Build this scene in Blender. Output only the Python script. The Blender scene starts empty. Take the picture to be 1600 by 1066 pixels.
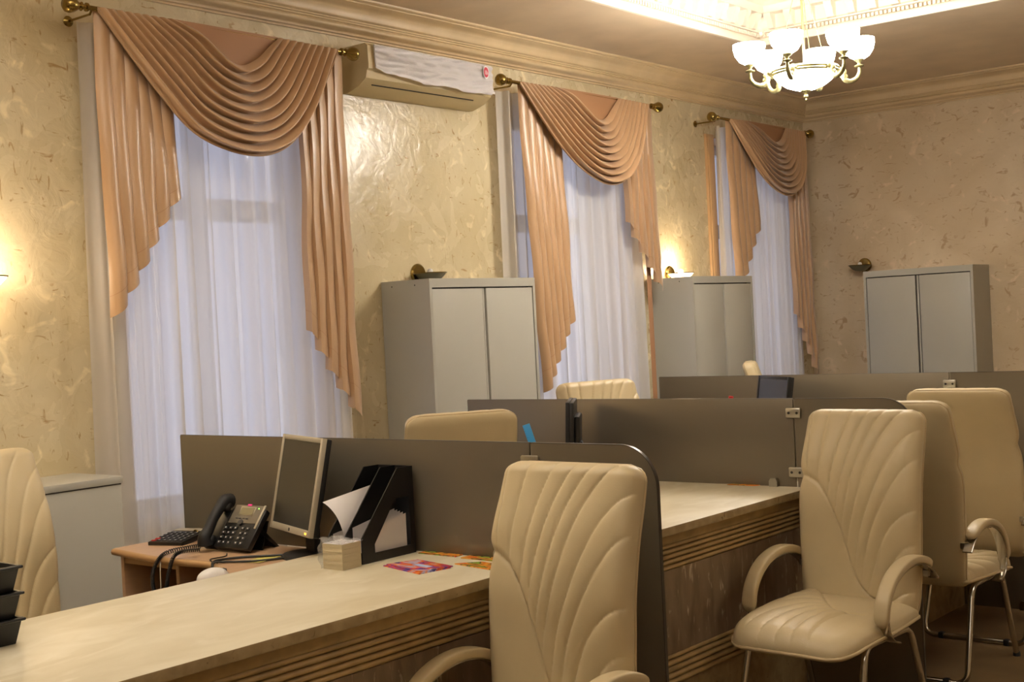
import bpy, bmesh, math, random
import numpy as np
from mathutils import Vector, Matrix, kdtree
random.seed(7)
C = bpy.context.scene.collection
PI = math.pi
SCN = bpy.context.scene

# ------------------------------------------------------------------ camera
cam_d = bpy.data.cameras.new('camera')
cam = bpy.data.objects.new('camera', cam_d); C.objects.link(cam)
cam_d.sensor_width = 36.0
cam_d.lens = 36.0 * 2066.1 / 1600.0
yaw, pitch, roll = 0.68315, -0.0128, -0.05048
f = Vector((-math.sin(yaw)*math.cos(pitch), math.cos(yaw)*math.cos(pitch), math.sin(pitch)))
r = Vector((math.cos(yaw), math.sin(yaw), 0)); u = r.cross(f)
r2 = r*math.cos(roll) + u*math.sin(roll); u2 = -r*math.sin(roll) + u*math.cos(roll)
M = Matrix.Identity(4)
for i in range(3):
    M[i][0] = r2[i]; M[i][1] = u2[i]; M[i][2] = -f[i]
M[0][3], M[1][3], M[2][3] = 5.1, 0.0, 1.547
cam.matrix_world = M
cam_d.clip_start = 0.05
SCN.camera = cam

# ------------------------------------------------------------------ world, lights, exposure
w = bpy.data.worlds.new('dusk'); SCN.world = w; w.use_nodes = True
bg = w.node_tree.nodes['Background']
bg.inputs[0].default_value = (0.60, 0.66, 0.90, 1); bg.inputs[1].default_value = 2.0
SCN.view_settings.view_transform = 'Standard'; SCN.view_settings.look = 'None'
SCN.view_settings.gamma = 1.0; SCN.view_settings.use_curve_mapping = False
SCN.view_settings.exposure = -0.10
def area(name, loc, size, energy, col, target=None, sy=None, portal=False):
    l = bpy.data.lights.new(name, 'AREA'); l.energy = energy; l.color = col; l.size = size
    if sy: l.shape = 'RECTANGLE'; l.size_y = sy
    o = bpy.data.objects.new(name, l); C.objects.link(o); o.location = loc
    d = (Vector(target) - Vector(loc)) if target else Vector((0, 0, -1))
    o.rotation_euler = d.to_track_quat('-Z', 'Y').to_euler()
    if portal: l.cycles.is_portal = True
    return o
WARM = (1.0, 0.95, 0.89)
# the other chandeliers of the room, outside the frame: cups that throw most of their light up into the coffers
for (lx, ly, up, dn) in ((1.95, 2.0, 100, 8), (5.4, 5.2, 52, 4), (5.2, -.4, 52, 9)):
    area('ceiling_lamp_up', (lx, ly, 2.95), 0.6, up, WARM, (lx, ly, 4))
    area('ceiling_lamp_down', (lx, ly, 2.9), 0.6, dn, WARM)

# ------------------------------------------------------------------ helpers
def lin(c):
    c = c/255.0
    return c/12.92 if c <= .04045 else ((c+.055)/1.055)**2.4
def rgb(r_, g_, b_): return (lin(r_), lin(g_), lin(b_), 1)
def nodes(m): return m.node_tree.nodes, m.node_tree.links
def mat(name, col, rough=.5, metal=0, spec=.5, bump=0, bscale=60, emit=None, es=0, coat=0, sheen=0, var=0, vscale=6, vcol=None, stretch=None):
    m = bpy.data.materials.new(name); m.use_nodes = True
    n, l = nodes(m); b = n['Principled BSDF']
    b.inputs['Base Color'].default_value = col; b.inputs['Roughness'].default_value = rough
    b.inputs['Metallic'].default_value = metal; b.inputs['Specular IOR Level'].default_value = spec
    b.inputs['Coat Weight'].default_value = coat; b.inputs['Sheen Weight'].default_value = sheen
    if emit: b.inputs['Emission Color'].default_value = emit; b.inputs['Emission Strength'].default_value = es
    tc = n.new('ShaderNodeTexCoord'); vec = tc.outputs['Object']
    if stretch:
        mp = n.new('ShaderNodeMapping'); mp.inputs['Scale'].default_value = stretch; l.new(vec, mp.inputs[0]); vec = mp.outputs[0]
    if bump:
        t = n.new('ShaderNodeTexNoise'); t.inputs['Scale'].default_value = bscale; t.inputs['Detail'].default_value = 4
        l.new(vec, t.inputs['Vector'])
        bp = n.new('ShaderNodeBump'); bp.inputs['Strength'].default_value = bump; bp.inputs['Distance'].default_value = .01
        l.new(t.outputs[0], bp.inputs['Height']); l.new(bp.outputs[0], b.inputs['Normal'])
    if var:
        t = n.new('ShaderNodeTexNoise'); t.inputs['Scale'].default_value = vscale; t.inputs['Detail'].default_value = 6
        l.new(vec, t.inputs['Vector'])
        rp = n.new('ShaderNodeValToRGB'); rp.color_ramp.elements[0].position = .35; rp.color_ramp.elements[1].position = .65
        rp.color_ramp.elements[0].color = vcol or tuple(x*(1-var) for x in col[:3])+(1,); rp.color_ramp.elements[1].color = col
        l.new(t.outputs[0], rp.inputs[0]); l.new(rp.outputs[0], b.inputs['Base Color'])
    return m
def plaster(name, c1, c2, fleck, rough, bstr, fthr=.63, tint=None):
    m = bpy.data.materials.new(name); m.use_nodes = True; n, l = nodes(m); b = n['Principled BSDF']
    tc = n.new('ShaderNodeTexCoord'); v = tc.outputs['Object']
    def noise(s, det=5, dist=0, vec=v, rg=.5):
        t = n.new('ShaderNodeTexNoise'); t.inputs['Scale'].default_value = s; t.inputs['Detail'].default_value = det
        t.inputs['Distortion'].default_value = dist; t.inputs['Roughness'].default_value = rg; l.new(vec, t.inputs['Vector']); return t
    def ramp(inp, a, b_, ca=(0,0,0,1), cb=(1,1,1,1)):
        rp = n.new('ShaderNodeValToRGB'); rp.color_ramp.elements[0].position = a; rp.color_ramp.elements[1].position = b_
        rp.color_ramp.elements[0].color = ca; rp.color_ramp.elements[1].color = cb; l.new(inp, rp.inputs[0]); return rp
    def mix(fac, a, b_, mode='MIX'):
        x = n.new('ShaderNodeMix'); x.data_type = 'RGBA'; x.blend_type = mode
        if hasattr(fac, 'links'): l.new(fac, x.inputs[0])
        else: x.inputs[0].default_value = fac
        for s_, i in ((a, 6), (b_, 7)):
            if hasattr(s_, 'links'): l.new(s_, x.inputs[i])
            else: x.inputs[i].default_value = s_
        return x.outputs[2]
    base = ramp(noise(2.2, 6, .6).outputs[0], .35, .68, c2, c1).outputs[0]
    # trowel flecks: short oblique strokes
    mp = n.new('ShaderNodeMapping'); mp.inputs['Rotation'].default_value = (.6, .1, .5); mp.inputs['Scale'].default_value = (1, 2.6, 1.0); l.new(v, mp.inputs[0])
    fl = ramp(noise(14, 3, .8, mp.outputs[0]).outputs[0], fthr, fthr+.09).outputs[0]
    mp2 = n.new('ShaderNodeMapping'); mp2.inputs['Rotation'].default_value = (-.7, .3, -.4); mp2.inputs['Scale'].default_value = (1, 1.0, 2.8); l.new(v, mp2.inputs[0])
    fl2 = ramp(noise(12.5, 3, 1.0, mp2.outputs[0]).outputs[0], fthr+.01, fthr+.1).outputs[0]
    c = mix(fl, base, fleck); c = mix(fl2, c, fleck)
    light = ramp(noise(8, 4, 1.2).outputs[0], .60, .72).outputs[0]
    c = mix(light, c, tint or tuple(min(1, x*1.25) for x in c1[:3])+(1,))
    l.new(c, b.inputs['Base Color']); b.inputs['Roughness'].default_value = rough; b.inputs['Coat Weight'].default_value = .3; b.inputs['Coat Roughness'].default_value = .22
    rr = ramp(noise(4, 4, 1).outputs[0], .3, .7, (rough-.07,)*3+(1,), (rough+.12,)*3+(1,)); l.new(rr.outputs[0], b.inputs['Roughness'])
    bp = n.new('ShaderNodeBump'); bp.inputs['Strength'].default_value = bstr; bp.inputs['Distance'].default_value = .02
    l.new(noise(9, 5, 1.2).outputs[0], bp.inputs['Height']); l.new(bp.outputs[0], b.inputs['Normal'])
    return m
def stone(name, c1, c2, vein, rough, scale, stretch, vthr=.62, vw=.03):
    m = bpy.data.materials.new(name); m.use_nodes = True; n, l = nodes(m); b = n['Principled BSDF']
    tc = n.new('ShaderNodeTexCoord'); mp = n.new('ShaderNodeMapping'); mp.inputs['Scale'].default_value = stretch; l.new(tc.outputs['Object'], mp.inputs[0])
    def noise(s, dist):
        t = n.new('ShaderNodeTexNoise'); t.inputs['Scale'].default_value = s; t.inputs['Detail'].default_value = 7; t.inputs['Distortion'].default_value = dist
        l.new(mp.outputs[0], t.inputs['Vector']); return t.outputs[0]
    def ramp(i, a, b_, ca, cb):
        rp = n.new('ShaderNodeValToRGB'); e = rp.color_ramp.elements; e[0].position = a; e[1].position = b_; e[0].color = ca; e[1].color = cb; l.new(i, rp.inputs[0]); return rp.outputs[0]
    base = ramp(noise(scale, .5), .35, .65, c1, c2)
    vm = ramp(noise(scale*1.6, 1.2), vthr, vthr+vw, (0,0,0,1), (1,1,1,1))
    x = n.new('ShaderNodeMix'); x.data_type = 'RGBA'; l.new(vm, x.inputs[0]); l.new(base, x.inputs[6]); x.inputs[7].default_value = vein
    l.new(x.outputs[2], b.inputs['Base Color']); b.inputs['Roughness'].default_value = rough
    return m
def seethrough(name, col, alpha, rough, gloss, trans=.5, tcol=(1, 1, 1, 1), bump=0, bs=40):
    # cloth or film: part of the rays pass straight through, the rest is diffused through and off it
    m = bpy.data.materials.new(name); m.use_nodes = True; n, l = nodes(m)
    for x in list(n):
        if x.type != 'OUTPUT_MATERIAL': n.remove(x)
    out = n[0]
    tr = n.new('ShaderNodeBsdfTransparent'); tr.inputs[0].default_value = tcol
    df = n.new('ShaderNodeBsdfDiffuse'); df.inputs[0].default_value = col
    tl = n.new('ShaderNodeBsdfTranslucent'); tl.inputs[0].default_value = col
    gl = n.new('ShaderNodeBsdfGlossy'); gl.inputs['Roughness'].default_value = rough
    a = n.new('ShaderNodeMixShader'); a.inputs[0].default_value = trans; l.new(df.outputs[0], a.inputs[1]); l.new(tl.outputs[0], a.inputs[2])
    b = n.new('ShaderNodeMixShader'); b.inputs[0].default_value = gloss; l.new(a.outputs[0], b.inputs[1]); l.new(gl.outputs[0], b.inputs[2])
    c = n.new('ShaderNodeMixShader'); c.inputs[0].default_value = alpha; l.new(tr.outputs[0], c.inputs[1]); l.new(b.outputs[0], c.inputs[2])
    l.new(c.outputs[0], out.inputs[0])
    if bump:
        t = n.new('ShaderNodeTexNoise'); t.inputs['Scale'].default_value = bs; t.inputs['Distortion'].default_value = 2
        bp = n.new('ShaderNodeBump'); bp.inputs['Strength'].default_value = bump; bp.inputs['Distance'].default_value = .01
        l.new(t.outputs[0], bp.inputs['Height'])
        for s in (df, gl, tl): l.new(bp.outputs[0], s.inputs['Normal'])
    return m

MT = {}
MT['wall'] = plaster('plaster_cream', rgb(214, 201, 168), rgb(202, 187, 150), rgb(170, 142, 100), .24, .30, .645)
MT['wallb'] = plaster('plaster_rose', rgb(214, 196, 166), rgb(200, 180, 148), rgb(182, 154, 120), .36, .25, .62, rgb(226, 204, 176))
MT['corn'] = mat('cornice_plaster', rgb(214, 190, 150), .45, bump=.08, bscale=12, var=.12, vscale=4)
MT['soffit'] = mat('ceiling_tan_paint', rgb(220, 200, 172), .5, bump=.15, bscale=9, var=.12, vscale=3)
MT['coffer'] = mat('coffer_white', rgb(236, 226, 210), .55)
MT['carpet'] = mat('carpet_brown', rgb(128, 104, 70), .9, bump=.4, bscale=300, var=.15, vscale=5)
MT['satin'] = mat('satin_copper', rgb(188, 153, 116), .34, spec=.7, sheen=.3, bump=.04, bscale=200)
MT['satin_back'] = mat('satin_backing', rgb(164, 122, 88), .5, spec=.5)
MT['sheer'] = seethrough('sheer_voile', rgb(236, 232, 226), .88, .5, .02, .5)
MT['frame'] = mat('window_frame_white', rgb(205, 205, 205), .4)
MT['reveal'] = mat('reveal_brown', rgb(196, 160, 116), .5)
MT['glass'] = seethrough('pane_glass', (1, 1, 1, 1), .08, .02, 1.0, .5)
MT['brass'] = mat('antique_brass', rgb(150, 128, 72), .22, 1, bump=.05, bscale=40)
MT['brassd'] = mat('dark_brass', rgb(110, 92, 50), .3, 1)
MT['cab'] = mat('cabinet_grey_metal', rgb(176, 174, 164), .38, spec=.4, bump=.02, bscale=400)
MT['gap'] = mat('shadow_gap_dark', rgb(52, 48, 44), .7)
MT['panel'] = mat('bronze_acrylic', rgb(124, 115, 99), .38, .55, spec=.5)
MT['paneledge'] = mat('bronze_acrylic_edge', rgb(62, 58, 50), .3)
MT['chrome'] = mat('chrome', rgb(190, 186, 178), .14, 1)
MT['steel'] = mat('satin_steel', rgb(186, 182, 170), .32, 1)
MT['leather'] = mat('cream_leather', rgb(197, 180, 143), .44, spec=.45, bump=.05, bscale=260, var=.05, vscale=8)
MT['leatherb'] = mat('cream_leather_piping', rgb(188, 168, 130), .42)
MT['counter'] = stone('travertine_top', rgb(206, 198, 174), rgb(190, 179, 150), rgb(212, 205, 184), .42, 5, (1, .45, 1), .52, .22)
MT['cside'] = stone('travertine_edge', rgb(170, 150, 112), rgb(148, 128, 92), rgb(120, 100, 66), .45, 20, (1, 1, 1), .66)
MT['mould'] = mat('stone_moulding', rgb(176, 148, 100), .5, var=.25, vscale=14)
MT['cpanel'] = stone('marble_panel_brown', rgb(134, 114, 92), rgb(112, 92, 72), rgb(184, 168, 144), .3, 7, (2.6, 2.6, .75), .60, .09)
MT['desk'] = mat('desk_laminate', rgb(190, 156, 122), .4, var=.08, vscale=10, stretch=(8, 1, 8))
MT['deskedge'] = mat('desk_edge_beech', rgb(176, 138, 92), .4)
MT['deskin'] = mat('desk_inside', rgb(92, 62, 48), .6)
MT['black'] = mat('black_plastic', rgb(20, 20, 21), .4)
MT['blackm'] = mat('black_matte', rgb(26, 26, 27), .6, bump=.05, bscale=200)
MT['silver'] = mat('silver_plastic', rgb(176, 168, 150), .38, .2)
MT['screen'] = mat('screen_dark', rgb(34, 30, 24), .22, spec=.6)
MT['lcd'] = mat('lcd_green_grey', rgb(120, 112, 80), .3)
MT['phoneface'] = mat('phone_face_grey', rgb(122, 114, 100), .4, .2)
MT['white'] = mat('white_plastic', rgb(222, 220, 216), .35)
MT['paper'] = mat('paper_white', rgb(228, 224, 224), .7)
MT['papere'] = mat('paper_edge', rgb(206, 192, 160), .8, bump=.3, bscale=120, stretch=(.1, .1, 12))
MT['key'] = mat('key_dark', rgb(50, 50, 52), .4)
MT['keyl'] = mat('key_legend', rgb(190, 190, 186), .5)
MT['red'] = mat('red_plastic', rgb(196, 34, 40), .4)
MT['blue'] = mat('blue_plastic', rgb(60, 150, 214), .35)
MT['bluemark'] = mat('ruler_mark', rgb(24, 70, 120), .5)
MT['amber'] = mat('led_amber', rgb(255, 170, 40), .4, emit=(1, .5, .05, 1), es=3)
MT['green'] = mat('led_green', rgb(120, 255, 80), .4, emit=(.3, 1, .15, 1), es=2)
MT['pink'] = mat('pink_sticker', rgb(232, 50, 150), .5)
MT['yellow'] = mat('yellow_note', rgb(226, 214, 120), .6)
MT['ac'] = mat('aircon_ivory', rgb(208, 190, 146), .45)
MT['film'] = seethrough('plastic_film', rgb(250, 248, 254), .92, .10, .30, .1, bump=.6, bs=18)
MT['filmc'] = seethrough('cellophane', rgb(235, 235, 235), .42, .12, .35, .3, bump=.6, bs=60)
MT['logor'] = mat('logo_red', rgb(206, 62, 84), .4)
MT['logow'] = mat('logo_white', rgb(240, 236, 240), .4)
MT['shade'] = mat('opal_glass', rgb(255, 250, 240), .3, emit=(1, .93, .84, 1), es=75)
MT['bulb'] = mat('bulb_glow', (1, 1, 1, 1), .3, emit=(1, .90, .76, 1), es=160)
MT['sglow'] = mat('sconce_glass', rgb(255, 240, 210), .3, emit=(1, .72, .40, 1), es=10)
MT['sdish'] = mat('sconce_glass_unlit', rgb(120, 116, 96), .2, .3)
MT['ornate'] = mat('aged_ivory_brass', rgb(140, 132, 92), .42, .7, bump=.4, bscale=60)

class MB:
    def __init__(s): s.v = []; s.f = []; s.m = []
    def add(s, vs, fs, mi=0, M=None):
        o = len(s.v)
        for p in vs:
            p = Vector(p)
            if M: p = M @ p
            s.v.append(tuple(p))
        for q in fs: s.f.append(tuple(i+o for i in q)); s.m.append(mi)
    def box(s, a, b, mi=0, bev=0, M=None):
        x0, y0, z0 = [min(a[i], b[i]) for i in range(3)]; x1, y1, z1 = [max(a[i], b[i]) for i in range(3)]
        if bev <= 0:
            vs = [(x0,y0,z0),(x1,y0,z0),(x1,y1,z0),(x0,y1,z0),(x0,y0,z1),(x1,y0,z1),(x1,y1,z1),(x0,y1,z1)]
            s.add(vs, [(3,2,1,0),(4,5,6,7),(0,1,5,4),(1,2,6,5),(2,3,7,6),(3,0,4,7)], mi, M); return
        bm = bmesh.new(); bmesh.ops.create_cube(bm, size=1)
        for v in bm.verts: v.co = Vector(((x0+x1)/2+v.co.x*(x1-x0), (y0+y1)/2+v.co.y*(y1-y0), (z0+z1)/2+v.co.z*(z1-z0)))
        bmesh.ops.bevel(bm, geom=bm.edges[:], offset=bev, segments=2, profile=.5, affect='EDGES')
        bm.verts.index_update()
        s.add([v.co.copy() for v in bm.verts], [[v.index for v in q.verts] for q in bm.faces], mi, M); bm.free()
    def tube(s, pts, r, n=10, mi=0, caps=True, M=None, flat=None):
        # round (or, with flat=(a,b), elliptic) tube along points
        pts = [Vector(p) for p in pts]; k = len(pts); rr = r if hasattr(r, '__len__') else [r]*k
        vs = []; fs = []; up = None
        for i, p in enumerate(pts):
            d = (pts[min(i+1, k-1)] - pts[max(i-1, 0)]).normalized()
            if up is None:
                up = Vector((1, 0, 0)) if flat else (Vector((0, 0, 1)) if abs(d.z) < .9 else Vector((1, 0, 0)))
            a = (up - d*up.dot(d)).normalized(); b = d.cross(a); up = a
            for j in range(n):
                t = 2*PI*j/n
                ca, sa = math.cos(t), math.sin(t)
                if flat:
                    e = .45; ca = math.copysign(abs(ca)**e, ca)*flat[0]; sa = math.copysign(abs(sa)**e, sa)*flat[1]
                vs.append(p + a*ca*rr[i] + b*sa*rr[i])
        for i in range(k-1):
            for j in range(n):
                fs.append((i*n+j, i*n+(j+1) % n, (i+1)*n+(j+1) % n, (i+1)*n+j))
        if caps: fs.append(tuple(range(n))[::-1]); fs.append(tuple((k-1)*n+j for j in range(n)))
        s.add(vs, fs, mi, M)
    def lathe(s, prof, n=24, mi=0, M=None):
        vs = []; fs = []; k = len(prof)
        for (rad, z) in prof:
            for j in range(n): t = 2*PI*j/n; vs.append((rad*math.cos(t), rad*math.sin(t), z))
        for i in range(k-1):
            for j in range(n): fs.append((i*n+j, i*n+(j+1) % n, (i+1)*n+(j+1) % n, (i+1)*n+j))
        if prof[0][0] > 1e-4: fs.append(tuple(range(n))[::-1])
        if prof[-1][0] > 1e-4: fs.append(tuple((k-1)*n+j for j in range(n)))
        s.add(vs, fs, mi, M)
    def extr(s, prof, a, b, axis='y', mi=0, M=None):
        # closed profile; axis y: (x,z) ; axis x: (y,z) ; axis z: (x,y)
        def P(p, t): return {'y': (p[0], t, p[1]), 'x': (t, p[0], p[1]), 'z': (p[0], p[1], t)}[axis]
        k = len(prof); vs = [P(p, a) for p in prof] + [P(p, b) for p in prof]
        fs = [(i, (i+1) % k, k+(i+1) % k, k+i) for i in range(k)] + [tuple(range(k))[::-1], tuple(range(k, 2*k))]
        s.add(vs, fs, mi, M)
    def grid(s, P, nu, nv, mi=0):
        vs = [P(i/nu, j/nv) for j in range(nv+1) for i in range(nu+1)]
        fs = [(j*(nu+1)+i, j*(nu+1)+i+1, (j+1)*(nu+1)+i+1, (j+1)*(nu+1)+i) for j in range(nv) for i in range(nu)]
        s.add(vs, fs, mi)
    def mesh(s, name, mats, ang=40, fix=True):
        me = bpy.data.meshes.new(name); me.from_pydata(s.v, [], s.f)
        for m in mats: me.materials.append(m)
        me.polygons.foreach_set('material_index', s.m)
        if fix:
            bm = bmesh.new(); bm.from_mesh(me); bmesh.ops.recalc_face_normals(bm, faces=bm.faces[:]); bm.to_mesh(me); bm.free()
        me.shade_smooth(); me.set_sharp_from_angle(angle=math.radians(ang))
        me.update(); return me
    def build(s, name, mats, parent=None, ang=40, fix=True, loc=None):
        if not isinstance(mats, (list, tuple)): mats = [mats]
        o = bpy.data.objects.new(name, s.mesh(name, mats, ang, fix)); C.objects.link(o)
        if parent: o.parent = parent
        if loc: o.location = loc
        return o
def tag(o, label, cat, group=None):
    o['label'] = label; o['category'] = cat
    if group: o['group'] = group
    return o
def empty(name, loc, rz=0, label=None, cat=None, group=None):
    o = bpy.data.objects.new(name, None); C.objects.link(o); o.location = loc; o.rotation_euler = (0, 0, rz)
    o.empty_display_size = .05
    if label: tag(o, label, cat, group)
    return o
def struct(o): o['kind'] = 'structure'; return o
def copy_tree(o, parent=None):
    c = o.copy(); C.objects.link(c)
    if parent: c.parent = parent
    for ch in o.children: copy_tree(ch, c)
    return c
def T(x, y, z): return Matrix.Translation((x, y, z))
def R(a, ax): return Matrix.Rotation(a, 4, ax)
def crom(P, n):
    P = [Vector(p) for p in P]; out = []
    Q = [2*P[0]-P[1]] + P + [2*P[-1]-P[-2]]
    seg = len(P)-1
    for i in range(n+1):
        t = i/n*seg; k = min(int(t), seg-1); t -= k
        a, b, c, d = Q[k:k+4]
        out.append(.5*((2*b)+(c-a)*t+(2*a-5*b+4*c-d)*t*t+(3*b-a-3*c+d)*t**3))
    return out

# ================================================================== STRUCTURE
RX, RY0, RY1 = 7.6, -2.6, 10.3       # room: x 0..RX, y RY0..RY1
ZC = 3.304                           # soffit height
OPEN = [(3.52, 4.76), (6.36, 7.56), (8.79, 9.88)]
ZS, ZT = .72, 2.88
# window wall with three openings
b = MB(); ys = [RY0-.4]
for a_, c_ in OPEN:
    b.box((-.40, ys[-1], 0), (0, a_, 3.9)); b.box((-.40, a_, 0), (0, c_, ZS)); b.box((-.40, a_, ZT), (0, c_, 3.9)); ys.append(c_)
b.box((-.40, ys[-1], 0), (0, RY1+.3, 3.9))
struct(b.build('wall_left', MT['wall'], ang=30))
b = MB(); b.box((0, RY1, 0), (RX, RY1+.3, 3.9)); struct(b.build('wall_back', MT['wallb']))
b = MB(); b.box((RX, RY0-.3, 0), (RX+.3, RY1+.3, 3.9)); struct(b.build('wall_right', MT['wallb']))
b = MB(); b.box((0, RY0-.3, 0), (RX, RY0, 3.9)); struct(b.build('wall_front', MT['wallb']))
b = MB(); b.box((-.4, RY0-.3, -.1), (RX+.3, RY1+.3, 0)); struct(b.build('floor', MT['carpet']))
# ceiling: soffit with two coffers
COF = [(.90, 2.95, 5.15, 7.91), (.90, 2.95, .55, 3.6), (4.2, 6.6, 3.0, 7.6), (4.2, 6.6, -2.0, 1.6)]
b = MB()
ZR = 3.78
def plate(x0, x1, y0, y1): b.box((x0, y0, ZC), (x1, y1, ZC+.1))
plate(0, .90, RY0, RY1); plate(2.95, 4.2, RY0, RY1); plate(6.6, RX, RY0, RY1)
plate(.9, 2.95, 7.91, RY1); plate(.9, 2.95, 3.6, 5.15); plate(.9, 2.95, RY0, .55)
plate(4.2, 6.6, 7.6, RY1); plate(4.2, 6.6, 1.6, 3.0); plate(4.2, 6.6, RY0, -2.0)
ceil = struct(b.build('ceiling', MT['soffit']))
cb = MB()
for (x0, x1, y0, y1) in COF:
    cb.box((x0-.06, y0-.06, ZR), (x1+.06, y1+.06, ZR+.08))
    for q in (((x0-.06, y0-.06, ZC+.1), (x0, y1+.06, ZR)), ((x1, y0-.06, ZC+.1), (x1+.06, y1+.06, ZR)), ((x0, y0-.06, ZC+.1), (x1, y0, ZR)), ((x0, y1, ZC+.1), (x1, y1+.06, ZR))): cb.box(*q)
cb.build('coffer_lining', MT['coffer'], ceil)
# coffer cornice: a fine lip round the edge, a bead course, console blocks, a crown
x0, x1, y0, y1 = COF[0]
def frame_sweep(mb, prof, x0, x1, y0, y1):
    # profile (inset from wall, z) swept round the inside of a rectangle, mitred
    k = len(prof); vs = []
    for (cx, cy, sx, sy) in ((x0, y0, 1, 1), (x1, y0, -1, 1), (x1, y1, -1, -1), (x0, y1, 1, -1)):
        for p, z in prof: vs.append((cx+sx*p, cy+sy*p, z))
    fs = []
    for c_ in range(4):
        n_ = (c_+1) % 4
        for i in range(k): fs.append((c_*k+i, c_*k+(i+1) % k, n_*k+(i+1) % k, n_*k+i))
    mb.add(vs, fs)
m_ = MB(); frame_sweep(m_, [(-.01, ZC+.0), (-.01, ZC+.045), (.006, ZC+.045), (.012, ZC+.03), (.012, ZC-.004), (-.012, ZC-.004)], x0, x1, y0, y1)
frame_sweep(m_, [(0, ZC+.075), (.03, ZC+.075), (.03, ZC+.085), (0, ZC+.09)], x0, x1, y0, y1)
frame_sweep(m_, [(0, ZC+.19), (.075, ZC+.19), (.085, ZC+.205), (.085, ZC+.235), (.12, ZC+.26), (.15, ZC+.32), (.16, ZC+.36), (0, ZC+.36)], x0, x1, y0, y1)
struct(m_.build('trim_1', MT['coffer'])).name = 'trim_1'
tr = bpy.data.objects['trim_1']
bead = MB(); bead.box((0, -.008, 0), (.018, .008, .022), bev=.004); bm_me = bead.mesh('bead', [MT['coffer']])
blk = MB(); blk.extr([(0, 0), (.03, .005), (.045, .03), (.05, .055), (.065, .07), (.07, .10), (0, .10)], -.026, .026); blk_me = blk.mesh('console_block', [MT['coffer']])
def putp(me, name, loc, rz, parent):
    o = bpy.data.objects.new(name, me); C.objects.link(o); o.parent = parent; o.location = loc; o.rotation_euler = (0, 0, rz); return o
yy = 5.25
while yy < 7.85: putp(blk_me, 'console_block', (x0, yy, ZC+.09), 0, tr); yy += .142
xx = 1.0
while xx < 2.9: putp(blk_me, 'console_block', (xx, y1, ZC+.09), -PI/2, tr); xx += .142
bd = MB()
yy = 5.2
while yy < 7.88: bd.box((x0+.01, yy-.008, ZC+.048), (x0+.026, yy+.008, ZC+.07)); yy += .028
xx = .95
while xx < 2.93: bd.box((xx-.008, y1-.026, ZC+.048), (xx+.008, y1-.01, ZC+.07)); xx += .028
o = bd.build('bead_course', MT['coffer'], tr); o['kind'] = 'stuff'
orn = MB()
orn.lathe([(.0, .06), (.03, .055), (.05, .035), (.055, .0)], 20, M=T(x0+.03, y1-.03, ZC+.13) @ R(-PI/4, 'Z') @ R(PI/2, 'Y'))
for k in range(8):
    a = 2*PI*k/8; orn.lathe([(0, .03), (.018, .022), (.024, 0)], 10, M=T(x0+.03, y1-.03, ZC+.13) @ R(-PI/4, 'Z') @ T(0, math.cos(a)*.055, math.sin(a)*.055) @ R(PI/2, 'Y'))
orn.build('corner_rosette', MT['coffer'], tr)
# room cornice
PR = [(-.02, 3.118), (.014, 3.118), (.014, 3.127), (.020, 3.131), (.026, 3.131), (.028, 3.142), (.036, 3.147), (.046, 3.152), (.054, 3.164), (.052, 3.176), (.046, 3.182), (.052, 3.186), (.052, 3.193), (.058, 3.196), (.058, 3.203), (.064, 3.206), (.068, 3.214),
      (.070, 3.228), (.078, 3.245), (.092, 3.262), (.110, 3.274), (.122, 3.280), (.122, 3.286), (.134, 3.290), (.138, 3.297), (.138, ZC+.02), (-.02, ZC+.02)]
m_ = MB(); frame_sweep(m_, PR, 0, RX, RY0, RY1)
o = struct(m_.build('trim_2', MT['corn'], ang=50))
# baseboards
m_ = MB(); m_.extr([(0, 0), (.018, 0), (.018, .09), (.01, .10), (0, .10)], RY0, RY1); struct(m_.build('baseboard_left', MT['frame']))
m_ = MB(); m_.extr([(RY1, 0), (RY1-.018, 0), (RY1-.018, .09), (RY1-.01, .10), (RY1, .10)], .02, RX, 'x'); struct(m_.build('baseboard_back', MT['frame']))
# windows
for i, (a_, c_) in enumerate(OPEN):
    wn = empty('window_%d' % (i+1), (-.26, (a_+c_)/2, ZS)); struct(wn)
    W = (c_-a_)/2; H = ZT-ZS
    m_ = MB()
    for q in (((-.03, -W, 0), (.03, -W+.07, H)), ((-.03, W-.07, 0), (.03, W, H)), ((-.03, -W+.07, 0), (.03, W-.07, .08)), ((-.03, -W+.07, H-.08), (.03, W-.07, H))): m_.box(*q, bev=.004)
    m_.build('window_frame', MT['frame'], wn)
    m_ = MB(); m_.box((-.025, -.05, .08), (.03, .05, H-.08), bev=.004); m_.build('mullion', MT['frame'], wn)
    m_ = MB(); m_.box((-.025, -W+.07, 1.42), (.032, W-.07, 1.53), bev=.004); m_.build('transom', MT['frame'], wn)
    for sy in (-1, 1):
        for z0, z1 in ((.08, 1.42), (1.53, H-.08)):
            m_ = MB()
            ya, yb = (.05, W-.07) if sy > 0 else (-W+.07, -.05)
            m_.box((-.004, ya, z0), (.004, yb, z1)); m_.build('pane', MT['glass'], wn)
    m_ = MB(); m_.box((.03, -W, -.0), (.25, W, .025), bev=.006); m_.build('window_sill', MT['frame'], wn)
    m_ = MB()
    for sy in (-1, 1): m_.box((.03, sy*W-.004, .025), (.262, sy*W+.004, H+.004)); 
    m_.box((.03, -W, H-.002), (.262, W, H+.004)); m_.build('reveal', MT['reveal'], wn)
    area('daylight_portal', (-.45, (a_+c_)/2, (ZS+ZT)/2), c_-a_, 1, (1, 1, 1), (1, (a_+c_)/2, (ZS+ZT)/2), ZT-ZS, portal=True)
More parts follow.
